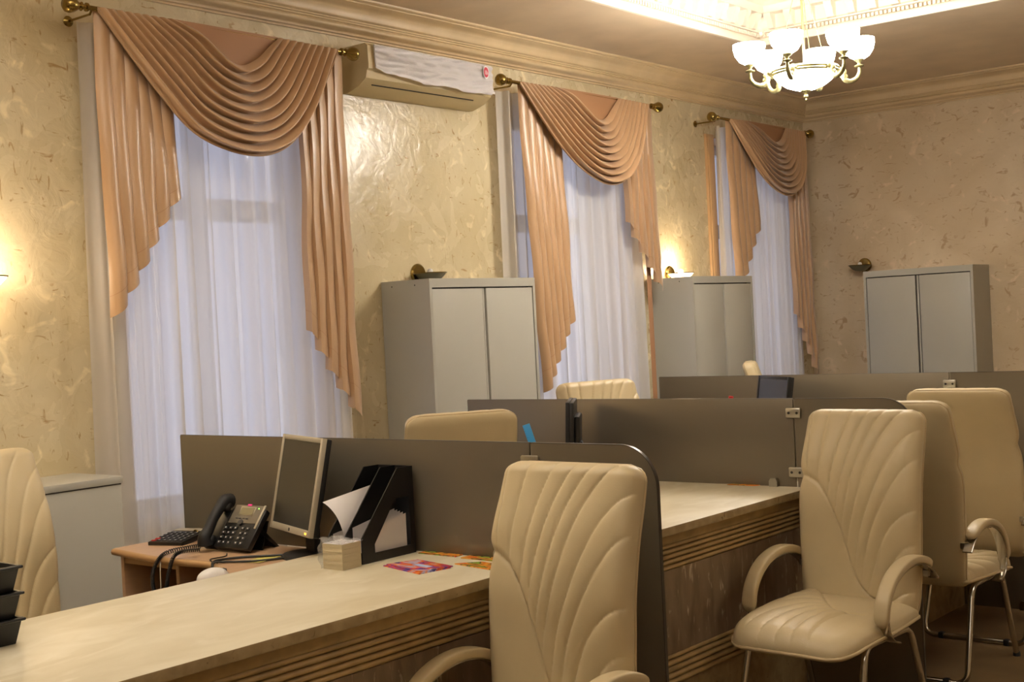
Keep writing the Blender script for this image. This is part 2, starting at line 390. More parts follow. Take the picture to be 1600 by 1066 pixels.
# casing strip beside the third window
m_ = MB(); m_.box((0, 8.665, .1), (.022, 8.775, 2.90), bev=.004); m_.box((.022, 8.68, .12), (.03, 8.76, 2.88), bev=.003); struct(m_.build('trim_3', MT['reveal']))

# ================================================================== COUNTER
CZ = .827
CX0, CX1 = 1.845, 2.645
cn = empty('service_counter', (2.2, 5, 0), 0, 'long travertine-topped counter with moulded marble front running through the room', 'counter')
def chb(name, mb, m, **k): o = mb.build(name, m, cn, **k); o.matrix_parent_inverse = Matrix.Translation((-2.2, -5, 0)); return o
Y0, Y1 = .5, 10.0
m_ = MB(); m_.box((CX0, Y0, CZ-.030), (CX1, Y1, CZ), 0, bev=.003)
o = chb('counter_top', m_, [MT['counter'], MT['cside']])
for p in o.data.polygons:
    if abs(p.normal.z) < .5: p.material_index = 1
m_ = MB(); m_.box((CX0+.06, Y0+.02, 0), (CX1-.085, Y1, CZ-.030)); chb('counter_body', m_, MT['cside'])
m_ = MB(); m_.box((CX1-.085, Y0+.02, .36), (CX1-.073, Y1, .655)); chb('marble_panel', m_, MT['cpanel'])
XF = CX1-.085
m_ = MB(); m_.extr([(XF, .797), (XF+.045, .797), (XF+.045, .765), (XF+.040, .755), (XF, .755)], Y0+.02, Y1)
chb('fascia', m_, MT['mould'])
def ribs(z0, z1, n, d0, d1):
    pr = [(XF, z1)]; h = (z1-z0)/n
    for i in range(n):
        zt = z1-i*h; d = d0+(d1-d0)*i/(n-1)
        for k in range(7):
            a = PI*k/6; pr.append((XF+d-.012+.012*math.sin(a), zt-h*.06-h*.88*(1-math.cos(a))/2))
        pr.append((XF+d-.016, zt-h))
    pr.append((XF, z0)); return pr
m_ = MB(); m_.extr(ribs(.655, .757, 5, .042, .020), Y0+.02, Y1); chb('upper_moulding', m_, MT['mould'], ang=60)
m_ = MB(); m_.extr(ribs(.262, .362, 5, .018, .040), Y0+.02, Y1); chb('lower_moulding', m_, MT['mould'], ang=60)
m_ = MB(); m_.box((XF, Y0+.02, 0), (XF+.025, Y1, .262)); chb('plinth', m_, MT['cside'])

# ================================================================== PARTITIONS
PT = 1.187
P1Y, P2Y, P3Y = 3.114, 4.880, 6.653
def hinge(loc, parent):
    m_ = MB(); m_.box((-.034, -.011, -.021), (.034, 0, .021), bev=.006)
    o = m_.build('hinge_plate', MT['steel'], parent, loc=loc)
    m_ = MB()
    for s in (-1, 1): m_.lathe([(.0055, 0), (.0055, .0015), (0, .0015)], 12, M=T(s*.018, -.0112, 0) @ R(PI/2, 'X'))
    k = m_.build('screw', MT['gap'], o)
def partition(xl, xj, xr, y, label_in, label_out, zb_in, extra=0):
    p = empty('desk_partition', (xl, y, zb_in), 0, label_in, 'partition', 'bronze partitions between the workplaces')
    m_ = MB(); m_.box((0, -.006, 0), (xj-xl-.004, .006, PT-zb_in), 0, bev=.0012); m_.build('panel', [MT['panel']], p)
    m_ = MB()
    m_.box((.002, -.0055, PT-zb_in-.0005), (xj-xl-.006, .0055, PT-zb_in+.0012)); m_.box((-.0012, -.0055, .002), (.0002, .0055, PT-zb_in-.002))
    m_.build('panel_edge', MT['paneledge'], p)
    hinge((xj-xl, -.006, PT-zb_in-.058), p); hinge((xj-xl+.002, -.006, PT-zb_in-.30), p)
    m_ = MB(); m_.extr([(-.019, 0), (.019, 0), (.019, .022), (.012, .034), (-.012, .034), (-.019, .022)], -.028, -.006, 'y')
    cl = m_.build('clamp', MT['steel'], p, loc=(2.49-xl, 0, CZ-zb_in+.0)); cl.rotation_euler = (0, 0, 0)
    if zb_in < .7: pass
    q = empty('aisle_partition', (xj, y, 0), 0, label_out, 'partition', 'bronze end panels on the aisle side')
    rr = .12; pts = [(.004, 0), (xr-xj, 0), (xr-xj, PT-rr)]
    for k in range(1, 13): a = PI/2*k/12; pts.append((xr-xj-rr+rr*math.cos(a), PT-rr+rr*math.sin(a)))
    pts.append((.004, PT))
    m_ = MB(); m_.extr(pts, -.006, .006, 'y'); m_.build('panel', MT['panel'], q, ang=25)
    m_ = MB(); e = pts[1:]
    vs = []; fs = []
    for i, (px, pz) in enumerate(e):
        cx_, cz_ = (px-(xr-xj)/2), (pz-.6); l_ = math.hypot(cx_, cz_)
        nx, nz = (1, 0) if i < 2 else ((0, 1) if i == len(e)-1 else (math.cos(PI/2*(i-1)/12), math.sin(PI/2*(i-1)/12)))
        for yy_ in (-.0065, .0065):
            for d in (-.0008, .0012): vs.append((px+nx*d, yy_, pz+nz*d))
    for i in range(len(e)-1):
        a = i*4; c_ = a+4
        for (p0, p1) in ((0, 1), (1, 3), (3, 2), (2, 0)): fs.append((a+p0, a+p1, c_+p1, c_+p0))
    m_.add(vs, fs); m_.build('panel_edge', MT['paneledge'], q, ang=25)
    m_ = MB(); m_.tube([(.0, 0, .85), (.0, 0, PT-.004)], .0035, 8); m_.build('joint_rod', MT['steel'], q)
    if zb_in > 0:
        pass
    m_ = MB(); m_.extr([(-.022, 0), (.022, 0), (.022, .03), (.014, .045), (-.014, .045), (-.022, .03)], -.03, -.006, 'y')
    m_.build('floor_clamp', MT['brassd'], q, loc=(.33, 0, 0))
    return p, q
partition(.912, 2.620, 3.066, P1Y, 'nearest bronze acrylic desk partition, behind the silver monitor and phone', 'bronze end panel with rounded corner behind the nearest visitor chair', .803)
partition(.833, 2.588, 3.088, P2Y, 'middle bronze desk partition with steel hinge plates above the far countertop', 'bronze end panel mostly hidden behind the armchair in the middle', .803)
partition(.803, 2.560, 3.060, P3Y, 'farthest bronze desk partition in front of the grey cabinets', 'bronze end panel reaching the right edge, behind the farthest visitor chair', .803)

# ================================================================== METAL CABINETS
def cabinet(x, y, rz, W, D, H, label, group=True, two=True):
    # local: front faces -Y, width along X, origin at rear-left floor corner
    c = empty('metal_cabinet', (x, y, 0), rz, label, 'cabinet', 'tall grey metal cabinets' if group else None)
    m_ = MB()
    t = .02; d = -D
    m_.box((0, d, 0), (t, 0, H)); m_.box((W-t, d, 0), (W, 0, H)); m_.box((t, d, H-.048), (W-t, 0, H)); m_.box((t, d, 0), (W-t, 0, .06)); m_.box((t, -.02, .06), (W-t, 0, H-.048))
    m_.build('body', MT['cab'], c)
    m_ = MB(); m_.box((t, d+.035, .06), (W-t, d+.04, H-.048)); m_.build('inner_shadow_panel', MT['gap'], c)
    hw = (W-2*t)/2
    for k, (xa, xb) in enumerate(((t+.004, t+hw-.018), (t+hw+.016, W-t-.004))):
        m_ = MB(); m_.box((xa, d+.004, .068), (xb, d+.024, H-.056), bev=.002); m_.build('door', MT['cab'], c)
    m_ = MB(); m_.box((t+hw-.008, d+.012, .068), (t+hw+.007, d+.03, H-.056), bev=.002); m_.build('handle_strip', MT['cab'], c)
    for yy_ in (-.08, -.25):
        m_ = MB(); m_.lathe([(.004, 0), (.004, .001), (0, .001)], 10, M=T(-.0003, yy_, H-.03) @ R(-PI/2, 'Y')); m_.build('screw_hole', MT['gap'], c)
    return c
# against the window wall: local -Y must point to +X -> rz = 90deg ; local +X -> +Y
cabinet(.005, 5.156, PI/2, .904, .355, 1.810, 'tall grey two-door metal cabinet under the air conditioner')
cabinet(.005, 7.810, PI/2, .835, .355, 1.812, 'tall grey two-door metal cabinet between the second and third windows')
cabinet(.640, 10.295, 0, .875, .350, 1.822, 'tall grey two-door metal cabinet standing alone against the back wall')
c = empty('low_cabinet', (.005, 2.15, 0), 0, 'low grey metal cabinet beside the left window behind the beige office chair', 'cabinet')
m_ = MB(); m_.box((0, 0, 0), (.355, 1.06, .966), bev=.002); m_.build('body', MT['cab'], c)
m_ = MB(); m_.box((0, 0, .970), (.362, 1.065, 1.0), bev=.003); m_.build('top', MT['cab'], c)
m_ = MB(); m_.box((.004, .004, .9655), (.355, 1.06, .9705)); m_.build('shadow_gap', MT['gap'], c)

# ================================================================== AIR CONDITIONER
a = empty('air_conditioner', (0, 4.95, 2.815), 0, 'ivory split air conditioner still wrapped in plastic film, high between the windows', 'air conditioner')
m_ = MB(); L_ = 1.02
m_.extr([(0, .0), (.035, 0), (.12, .025), (.175, .062), (.185, .10), (.198, .108), (.200, .13), (.196, .228), (.18, .243), (0, .243)], 0, L_)
m_.build('body', MT['ac'], a, ang=35)
m_ = MB(); m_.box((-.0, .075, -.0035), (.004, .90, .0035), M=T(.138, .0, .0355) @ R(-.60, 'Y')); m_.build('outlet_slit', MT['gap'], a)
m_ = MB(); m_.box((.0, .86, -.012), (.004, .995, .005), M=T(.1945, 0, .112)); m_.build('display_strip', mat('display_grey', rgb(86, 84, 74), .4), a)
fm = MB()
def film(u_, v_):
    y = .04+u_*.965
    bot = .108 - .030*min(1, u_/.25) - .022*u_ + (.012 if u_ > .97 else 0) - .006*math.sin(u_*19)
    z = .236+(bot-.236)*v_
    wr = .0035*math.sin(u_*37+8*v_+3*math.sin(v_*9)) + .003*math.sin(v_*31+u_*11) + .008*max(0, 1-abs(v_-.25-.65*u_)*7)
    x = .207 + wr + (.012 if v_ > .85 else 0)*(v_-.85)*6 + .004*math.sin(u_*60)*max(0, v_-.8)*5
    return (x, y, z)
fm.grid(film, 110, 30); fm.build('plastic_film', MT['film'], a, ang=60, fix=False)
m_ = MB(); m_.tube([(.208, .04, .236), (.210, .038, .18), (.208, .045, .118)], .004, 6); m_.build('film_fold', MT['film'], a)
m_ = MB(); m_.lathe([(.0, .003), (.022, .003), (.0225, .001)], 28, M=T(.216, .935, .190) @ R(PI/2, 'Y') @ Matrix.Scale(.82*1.35, 4, (0, 1, 0)) @ Matrix.Scale(1.25*1.35, 4, (1, 0, 0))); st = m_.build('sticker', MT['logow'], a)
m_ = MB(); m_.lathe([(.0, .0035), (.018, .0035), (.0185, .002)], 28, M=T(.217, .935, .190) @ R(PI/2, 'Y') @ Matrix.Scale(.80*1.35, 4, (0, 1, 0)) @ Matrix.Scale(1.18*1.35, 4, (1, 0, 0)))
m_.build('emblem', MT['logor'], st)
m_ = MB()
for yy_, zz, h_, dy in ((-.008, 0, .010, 0), (-.004, 0, .012, .002), (.001, .001, .012, -.001), (.005, -.002, .009, .002), (.009, -.004, .006, 0)):
    m_.box((.2204, .935+yy_*1.3-.0009, .190+zz-h_*1.3), (.2214, .935+yy_*1.3+.0009, .190+zz+h_*.9))
m_.build('emblem_mark', MT['logow'], st)

# ================================================================== SCONCES
def sconce(loc, rz, lit, label):
    s = empty('wall_sconce', loc, rz, label, 'wall lamp', 'half-moon brass wall lamps')
    # local +X points out of the wall
    m_ = MB(); m_.lathe([(.058, 0), (.058, .008), (.05, .016), (0, .02)], 26, M=R(PI/2, 'Y')); m_.build('backplate', MT['brass'], s)
    m_ = MB(); m_.tube(crom([(.01, 0, -.01), (.05, 0, -.045), (.085, 0, -.035)], 10), .007, 8); m_.build('arm', MT['brass'], s)
    m_ = MB(); pr = [(0, -.052), (.035, -.048), (.062, -.034), (.082, -.014), (.092, 0), (.087, 0), (.058, -.028), (.03, -.041), (0, -.045)]
    m_.lathe(pr, 30, M=T(.097, 0, .0)); d_ = m_.build('dish', MT['sglow'] if lit else MT['sdish'], s)
    m_ = MB(); m_.lathe([(.089, -.004), (.094, -.004), (.095, .002), (.089, .002)], 30, M=T(.097, 0, 0)); m_.build('rim', MT['brassd'], d_)
    m_ = MB(); m_.lathe([(0, -.03), (.014, -.028), (.018, -.005), (.014, .012), (0, .018)], 14, M=T(.097, 0, .008)); m_.build('bulb', MT['bulb'] if lit else MT['white'], s)
    if lit:
        l = bpy.data.lights.new('sconce_light', 'POINT'); l.energy = 6.5; l.color = (1, .74, .46); l.shadow_soft_size = .03
        o = bpy.data.objects.new('sconce_light', l); C.objects.link(o); o.parent = s; o.location = (.11, 0, .055)
        l = bpy.data.lights.new('sconce_light', 'POINT'); l.energy = 1.4; l.color = (1, .74, .46); l.shadow_soft_size = .03
        o = bpy.data.objects.new('sconce_light', l); C.objects.link(o); o.parent = s; o.location = (.11, 0, -.09)
sconce((0, 2.80, 1.845), 0, True, 'lit wall lamp at the left edge of the picture beside the first window')
sconce((0, 5.455, 1.855), 0, False, 'unlit brass wall lamp just above the cabinet under the air conditioner')
sconce((0, 8.09, 1.85), 0, True, 'lit wall lamp glowing above the cabinet between second and third window')
sconce((.50, RY1, 1.885), -PI/2, False, 'unlit brass wall lamp on the back wall at the cabinet corner')

# ================================================================== CURTAINS
def rod(y0, y1, yb, label):
    o = empty('curtain_rod', (.19, y0, 2.985), 0, label, 'curtain rod', 'brass curtain rods')
    L_ = y1-y0
    m_ = MB(); m_.tube([(0, 0, 0), (0, L_, 0)], .011, 12); m_.build('rod', MT['brass'], o)
    for s in (0, 1):
        m_ = MB(); pr = [(.011, 0), (.019, .004), (.019, .012), (.012, .016), (.011, .03), (.02, .034), (.013, .04), (.018, .05), (.030, .068), (.036, .088), (.034, .104), (.022, .116), (0, .119)]
        m_.lathe(pr, 22, M=T(0, L_ if s else 0, 0) @ R(-PI/2 if s else PI/2, 'X')); m_.build('finial', MT['brass'], o)
    m_ = MB(); m_.tube([(0, yb, -.0), (-.02, yb, -.022), (-.18, yb, -.022)], .0055, 8); m_.lathe([(.022, 0), (.024, .006), (.014, .012), (0, .014)], 16, M=T(-.19, yb, -.022) @ R(PI/2, 'Y'))
    m_.build('bracket', MT['brass'], o)
    m_ = MB(); m_.tube([(0, L_-.03, -.0), (-.02, L_-.03, -.022), (-.18, L_-.03, -.022)], .0055, 8); m_.lathe([(.022, 0), (.024, .006), (.014, .012), (0, .014)], 16, M=T(-.19, L_-.03, -.022) @ R(PI/2, 'Y'))
    m_.build('bracket', MT['brass'], o)
rod(3.29, 4.76, .02, 'brass curtain rod over the first window, left of the air conditioner')
rod(6.14, 7.66, .02, 'brass curtain rod over the second window, right of the air conditioner')
rod(8.56, 9.95, -.015, 'brass curtain rod over the third window by the room corner')

def resample(pts, n):
    P = crom([(0, p[0], p[1]) for p in pts], 200); d = [0]
    for i in range(1, len(P)): d.append(d[-1]+(P[i]-P[i-1]).length)
    out = []; k = 0
    for i in range(n+1):
        s = d[-1]*i/n
        while k < len(d)-2 and d[k+1] < s: k += 1
        f_ = (s-d[k])/max(1e-9, d[k+1]-d[k]); p = P[k].lerp(P[k+1], min(1, max(0, f_))); out.append((p.y, p.z))
    return out
def swag(top, bot, parent, seed, nf=9):
    NT, NV = 110, nf*14
    A_ = resample(top, NT); B_ = resample(bot, NT); rnd = random.Random(seed)
    ph = [rnd.uniform(-.12, .12) for _ in range(nf+2)]
    zr = 2.998
    def P(u_, v_):
        i = int(round(u_*NT)); a_, b_ = A_[i], B_[i]
        s = v_*nf; k = int(s); fr = s-k
        # folds fan out: slightly uneven spacing
        vv = v_
        y = a_[0]+(b_[0]-a_[0])*vv; z = a_[1]+(b_[1]-a_[1])*vv
        mid = math.sin(PI*u_)
        # roll of cloth: swells quickly below the crease then tucks back under
        pr = math.sin(PI*min(1, fr/.72))**.8 if fr < .72 else -.35*math.sin(PI*(fr-.72)/.28)
        amp = .010+.032*mid**.7*(1+.2*ph[k])
        x = .205 + amp*pr + .035*mid*vv + .028*mid
        z -= .018*mid*max(0, pr)*1.0
        y += .006*math.sin(9*u_+k*1.7)*mid
        return (x, y, min(z, zr))
    m_ = MB(); m_.grid(P, NT, NV)
    # turned hem at the lowest edge
    m_.grid(lambda u_, v_: (P(u_, 1)[0]+.006*math.sin(PI*v_)-.018*v_, P(u_, 1)[1], P(u_, 1)[2]-.008*math.sin(PI*v_)), NT, 4)
    o = m_.build('swag', MT['satin'], parent, ang=180, fix=False)
    # plain panel behind the first fold
    m_ = MB()
    def Q(u_, v_):
        i = int(round(u_*NT)); a_ = A_[i]; return (.200+.012*math.sin(PI*u_)*v_, a_[0], zr+(a_[1]-.03-zr)*v_)
    m_.grid(Q, NT, 10); m_.build('swag_backing', MT['satin_back'], parent, ang=180, fix=False)
def jabot(yo, yi, yo2, yi2, zo, zi, n, parent, seed, x0=.150, amp=.052):
    # outer (long) side yo -> inner (short) side yi ; top row yo/yi, bottom row yo2/yi2; cloth coordinate s from the outer edge
    rnd = random.Random(seed); wob = [rnd.uniform(-.15, .15) for _ in range(n+2)]
    NS = n*16; NR = 46
    def P(u_, v_):
        s = u_*n; k = min(int(s), n-1); fr = s-k
        if fr < .60: f_ = fr/.60; adv = f_*1.32; dx = (.30+.70*math.sin(PI*.5*f_**.8)) if yo > yi else (.30+.70*math.sin(PI*f_)**.8 if f_ < .5 else .55+.45*math.sin(PI*f_))
        elif fr < .66: f_ = (fr-.60)/.06; adv = 1.32+.03*math.sin(f_*PI); dx = (1 if yo > yi else .55); dx = dx-f_*(dx-.15)
        elif fr < .93: f_ = (fr-.66)/.27; adv = 1.32-f_*.44; dx = .15-.15*f_
        else: f_ = (fr-.93)/.07; adv = .88+f_*.12; dx = f_*.30
        pos = (k+adv+wob[k]*.35*min(1, fr*3, (1-fr)*3))/n
        pos = min(pos, 1.03)
        hem = zo+(zi-zo)*u_
        z = 2.985+(hem-2.985)*v_
        ya = yo+(yi-yo)*pos; yb = yo2+(yi2-yo2)*pos
        q = ((2.985-z)/(2.985-zo))
        y = ya+(yb-ya)*q + .004*math.sin(z*7+k)
        x = x0+amp*dx*(.55+.6*q)+.004*math.sin(z*11+k*2)
        return (x, y, z)
    m_ = MB(); m_.grid(P, NS, NR); cs_ = m_.build('cascade', MT['satin'], parent, ang=60, fix=False)
    m_ = MB(); m_.grid(lambda u_, v_: (P(u_, .93)[0]+.0012, P(u_, .93)[1], P(u_, .93)[2]-.0015*v_), NS, 1); m_.build('hem_seam', MT['satin_back'], cs_, ang=60, fix=False)
def sheer(y0, y1, zb, ztop, x0, seed, n, label):
    rnd = random.Random(seed); ph = [rnd.uniform(0, 6) for _ in range(6)]
    NU = 420; NV = 16
    def P(u_, v_):
        q = v_
        ripple = math.sin(u_*n*2*PI+1.1*math.sin(u_*n*1.3+ph[0])+ph[1])
        x = x0+(.016+.012*q)*math.copysign(abs(ripple)**.6, ripple)+.010*math.sin(u_*n*4.7+ph[2]+q)+.004*math.sin(u_*n*13+ph[3])
        y = y0+(y1-y0)*u_+.020*math.sin(u_*n*2*PI*1.0+1.9+ph[1])*(.6+.4*q)+(u_-.5)*.04*q
        return (x, y, ztop+(zb-ztop)*q)
    m_ = MB(); m_.grid(P, NU, NV); o = m_.build('sheer_curtain', MT['sheer'], None, ang=180, fix=False)
    tag(o, label, 'curtain', 'white sheer curtains'); return o
sheer(3.315, 4.79, .03, 2.95, .085, 3, 13, 'white sheer curtain over the first window, behind the phone desk')
sheer(6.15, 7.64, .03, 2.95, .085, 5, 13, 'white sheer curtain over the second window, right of the air conditioner')
sheer(8.68, 9.95, .03, 2.95, .085, 8, 12, 'white sheer curtain over the third window beside the room corner')

d1 = empty('drapery', (0, 0, 0), 0, 'copper satin swag with two pleated cascades over the first window', 'drapery', 'copper satin draperies')
swag([(3.72, 2.995), (3.84, 2.955), (3.93, 2.89), (4.00, 2.845), (4.079, 2.826), (4.171, 2.868), (4.254, 2.936), (4.335, 2.995)],
     [(3.325, 2.99), (3.47, 2.80), (3.609, 2.635), (3.755, 2.49), (3.932, 2.42), (4.121, 2.405), (4.282, 2.45), (4.42, 2.55), (4.56, 2.72), (4.735, 2.99)], d1, 1)
jabot(3.325, 3.70, 3.335, 3.72, 1.66, 2.24, 6, d1, 4)
jabot(4.79, 4.50, 4.80, 4.455, 1.10, 1.60, 5, d1, 5)
d2 = empty('drapery', (0, 0, 0), 0, 'copper satin swag with long left cascade over the second window', 'drapery', 'copper satin draperies')
swag([(6.58, 2.995), (6.70, 2.97), (6.80, 2.91), (6.90, 2.85), (6.985, 2.826), (7.06, 2.848), (7.144, 2.916), (7.25, 2.995)],
     [(6.217, 2.99), (6.376, 2.80), (6.554, 2.62), (6.743, 2.49), (6.98, 2.415), (7.2, 2.45), (7.36, 2.57), (7.491, 2.75), (7.62, 2.99)], d2, 2)
jabot(6.235, 6.62, 6.335, 6.68, 1.12, 1.60, 6, d2, 6)
jabot(7.70, 7.34, 7.73, 7.34, 1.72, 2.22, 5, d2, 7)
m_ = MB(); m_.grid(lambda u_, v_: (.140+.008*math.sin(u_*9), 7.575+.05*u_+.02*v_, 2.95-2.9*v_), 6, 10); m_.build('side_panel', MT['satin_back'], d2, fix=False)
d3 = empty('drapery', (0, 0, 0), 0, 'copper satin swag with cascades over the third window in the corner', 'drapery', 'copper satin draperies')
swag([(8.95, 2.995), (9.08, 2.96), (9.18, 2.915), (9.28, 2.88), (9.37, 2.862), (9.455, 2.89), (9.52, 2.94), (9.585, 2.995)],
     [(8.712, 2.99), (8.868, 2.80), (9.065, 2.60), (9.25, 2.49), (9.465, 2.45), (9.665, 2.51), (9.815, 2.67), (9.93, 2.99)], d3, 3)
jabot(8.705, 9.10, 8.74, 9.15, 1.70, 2.24, 5, d3, 8)
jabot(10.01, 9.68, 10.03, 9.68, 1.00, 1.55, 5, d3, 9)

for d_, L_ in ((d1, (.15, 4.05, 1.1)), (d2, (.15, 6.95, 1.1)), (d3, (.15, 9.35, 1.0))):
    d_.location = L_
    for ch_ in d_.children: ch_.location = -Vector(L_)

# ================================================================== DESKS
DZ = .800
def desk(dy, label):
    d = empty('staff_desk', (.889, 1.2+dy, 0), 0, label, 'desk', 'laminate staff desks')
    front = crom([(1.17, 2.768, 0), (1.30, 2.770, 0), (1.40, 2.778, 0), (1.48, 2.778, 0), (1.56, 2.75, 0), (1.64, 2.69, 0), (1.71, 2.60, 0), (1.755, 2.48, 0), (1.775, 2.3, 0)], 24)
    pts = [(.889, 3.105), (.889, 2.806)] + [(p.x, p.y) for p in front] + [(1.78, 1.45), (1.843, 1.45), (1.843, 3.105)]
    pts = [(x-.889, y-1.2) for x, y in pts]
    m_ = MB(); m_.extr(pts, DZ-.026, DZ, 'z'); m_.build('desk_top', MT['desk'], d, ang=30)
    m_ = MB(); e = pts[0:27+1]
    m_.tube([(x, y, DZ-.013) for x, y in e[1:]], .0128, 8); m_.tube([(pts[0][0], pts[0][1], DZ-.013), (pts[1][0], pts[1][1], DZ-.013)], .0128, 8)
    m_.build('edge_band', MT['deskedge'], d, ang=60)
    for x in (.908, 1.235, 1.50):
        m_ = MB(); m_.box((x-.889, 2.82-1.2, 0), (x-.889+.018, 3.095-1.2, DZ-.026), bev=.001); m_.build('side_board', MT['desk'], d)
    m_ = MB(); m_.box((.92-.889, 3.075-1.2, 0), (1.50-.889, 3.09-1.2, DZ-.026)); m_.build('back_board', MT['deskin'], d)
    m_ = MB(); m_.box((.926-.889, 2.825-1.2, .745), (1.235-.889, 3.075-1.2, .774)); m_.build('top_rail', MT['deskedge'], d)
    m_ = MB(); m_.box((.926-.889, 2.83-1.2, .40), (1.235-.889, 3.075-1.2, .418)); m_.build('shelf', MT['desk'], d)
    return d
desk(0, 'beige laminate desk with the grey phone and calculator on it')
desk(P2Y-P1Y, 'beige laminate desk hidden behind the nearest partition, under the black edge-on monitor')
desk(P3Y-P2Y+P2Y-P1Y, 'beige laminate desk hidden behind the middle partition')

# ---- monitors (front faces local -Y, origin at stand base)
def monitor(loc, rz, tilt, W, H, zc, bezel, label, led=True, depth=.055):
    mo = empty('monitor', loc, rz, label, 'monitor')
    Mx = T(0, 0, zc) @ R(-tilt, 'X')
    m_ = MB(); m_.box((-W/2, 0, -H/2), (W/2, .012, H/2), bev=.004, M=Mx)
    t = .017
    m_ = MB()
    for q in (((-W/2, -.004, -H/2), (-W/2+t, .012, H/2)), ((W/2-t, -.004, -H/2), (W/2, .012, H/2)), ((-W/2+t, -.004, H/2-t), (W/2-t, .012, H/2)), ((-W/2+t, -.004, -H/2), (W/2-t, .012, -H/2+t*1.35))): m_.box(*q, bev=.002, M=Mx)
    m_.build('bezel', MT[bezel], mo)
    m_ = MB(); m_.box((-W/2+t-.002, -.001, -H/2+t*1.3), (W/2-t+.002, .004, H/2-t+.002), M=Mx); m_.build('screen', MT['screen'], mo)
    m_ = MB(); m_.box((-W/2+.001, .012, -H/2+.001), (W/2-.001, .030, H/2-.001), bev=.004, M=Mx); m_.box((-W/2+.05, .028, -H/2+.04), (W/2-.05, depth, H/2-.06), bev=.012, M=Mx); m_.build('housing', MT['black'], mo)
    m_ = MB(); m_.box((-.038, .035, .0), (.038, .062, zc-.02), bev=.006); st = m_.build('stand', MT['blackm'], mo)
    m_ = MB(); m_.lathe([(.0, .018), (.05, .017), (.105, .010), (.112, 0), (0, 0)], 32, M=T(0, .03, 0) @ Matrix.Scale(.8, 4, (0, 1, 0))); m_.build('base', MT['blackm'], mo)
    if led:
        m_ = MB(); m_.box((W/2-.040, -.0055, -H/2+.008), (W/2-.028, -.003, -H/2+.014), M=Mx); m_.build('power_light', MT['amber'], mo)
        m_ = MB(); m_.lathe([(.006, 0), (.006, .001), (0, .001)], 12, M=Mx @ T(0, -.004, -H/2+.011) @ R(PI/2, 'X')); m_.build('badge', MT['key'], mo)
    return mo
monitor((1.725, 2.965, DZ), -.347, .209, .355, .325, .247, 'silver', 'silver-framed flat monitor with black back, standing by the phone')
monitor((1.63, 4.62, DZ), -.98, .05, .36, .32, .243, 'black', 'black monitor seen nearly edge-on behind the nearest partition', led=False)
monitor((1.68, 6.38, DZ), -.62, .16, .36, .31, .243, 'black', 'black monitor showing its dark screen before the farthest partition', led=False, depth=.05)

# ---- desk phone (faces local -Y)
ph = empty('desk_phone', (1.385, 2.925, DZ), .08, 'dark grey office desk phone with small display and handset', 'phone')
Mx = T(0, 0, .012) @ R(math.radians(50), 'X') @ Matrix.Scale(.93, 4, (0, 1, 0))
m_ = MB(); m_.box((-.055, -.0, -.012), (.115, .172, .012), bev=.006, M=Mx); m_.box((-.115, 0, -.014), (-.05, .168, .004), bev=.006, M=Mx); m_.build('body', MT['black'], ph)
m_ = MB(); m_.box((-.040, .105, .011), (.104, .184, .0145), bev=.002, M=Mx); fp = m_.build('face_plate', MT['phoneface'], ph)
m_ = MB(); m_.box((.098, .085, .011), (.108, .186, .0155), bev=.002, M=Mx); m_.build('side_trim', MT['silver'], fp)
m_ = MB(); m_.box((-.008, .138, .014), (.066, .177, .0158), bev=.001, M=Mx); m_.build('display_frame', MT['steel'], fp)
m_ = MB(); m_.box((-.002, .142, .0155), (.060, .172, .0165), M=Mx); m_.build('display', MT['lcd'], fp)
m_ = MB(); m_.box((.018, .180, .0145), (.038, .188, .0162), M=Mx); m_.build('sticker', MT['pink'], fp)
m_ = MB(); m_.lathe([(.0025, 0), (.0025, .002), (0, .002)], 8, M=Mx @ T(.080, .170, .0145)); m_.build('status_light', MT['green'], fp)
for k in range(4):
    m_ = MB(); m_.box((-.012+k*.017, .123, .014), (-.001+k*.017, .127, .0165), bev=.0008, M=Mx); m_.build('soft_key', MT['key'], ph)
m_ = MB(); m_.lathe([(.012, 0), (.012, .003), (.008, .004), (0, .0035)], 20, M=Mx @ T(.022, .108, .0145)); m_.build('navigation_button', MT['key'], ph)
for i in range(4):
    for j in range(5):
        m_ = MB(); x = -.036+j*.024+(.012 if j > 2 else 0); y = .020+i*.021
        if x > .10: continue
        m_.box((x-.008, y-.006, .011), (x+.008, y+.006, .0155), bev=.0015, M=Mx); kk = m_.build('key', MT['key'], ph)
        m_ = MB(); m_.box((x-.0025, y-.002, .0154), (x+.002, y+.003, .0158), M=Mx); m_.build('key_legend', MT['keyl'], kk)
m_ = MB(); hp = crom([(-.085, .000, .022), (-.085, .018, .040), (-.085, .05, .040), (-.085, .10, .044), (-.085, .15, .040), (-.085, .185, .034), (-.085, .200, .012)], 24)
hr = [.019+.010*(abs(i/24-.5)*2)**2 for i in range(25)]
m_.tube(hp, hr, 14, M=Mx); m_.box((-.108, .000, .004), (-.062, .045, .030), bev=.010, M=Mx); m_.box((-.108, .150, .004), (-.062, .195, .034), bev=.012, M=Mx)
m_.build('handset', MT['blackm'], ph, ang=60)
m_ = MB(); m_.box((-.03, .07, .0), (.10, .075, .13), M=R(-.35, 'X')); m_.extr([(.055, .10), (.16, 0), (.145, 0), (.05, .075)], -.03, .10, 'x'); m_.build('foot', MT['black'], ph)
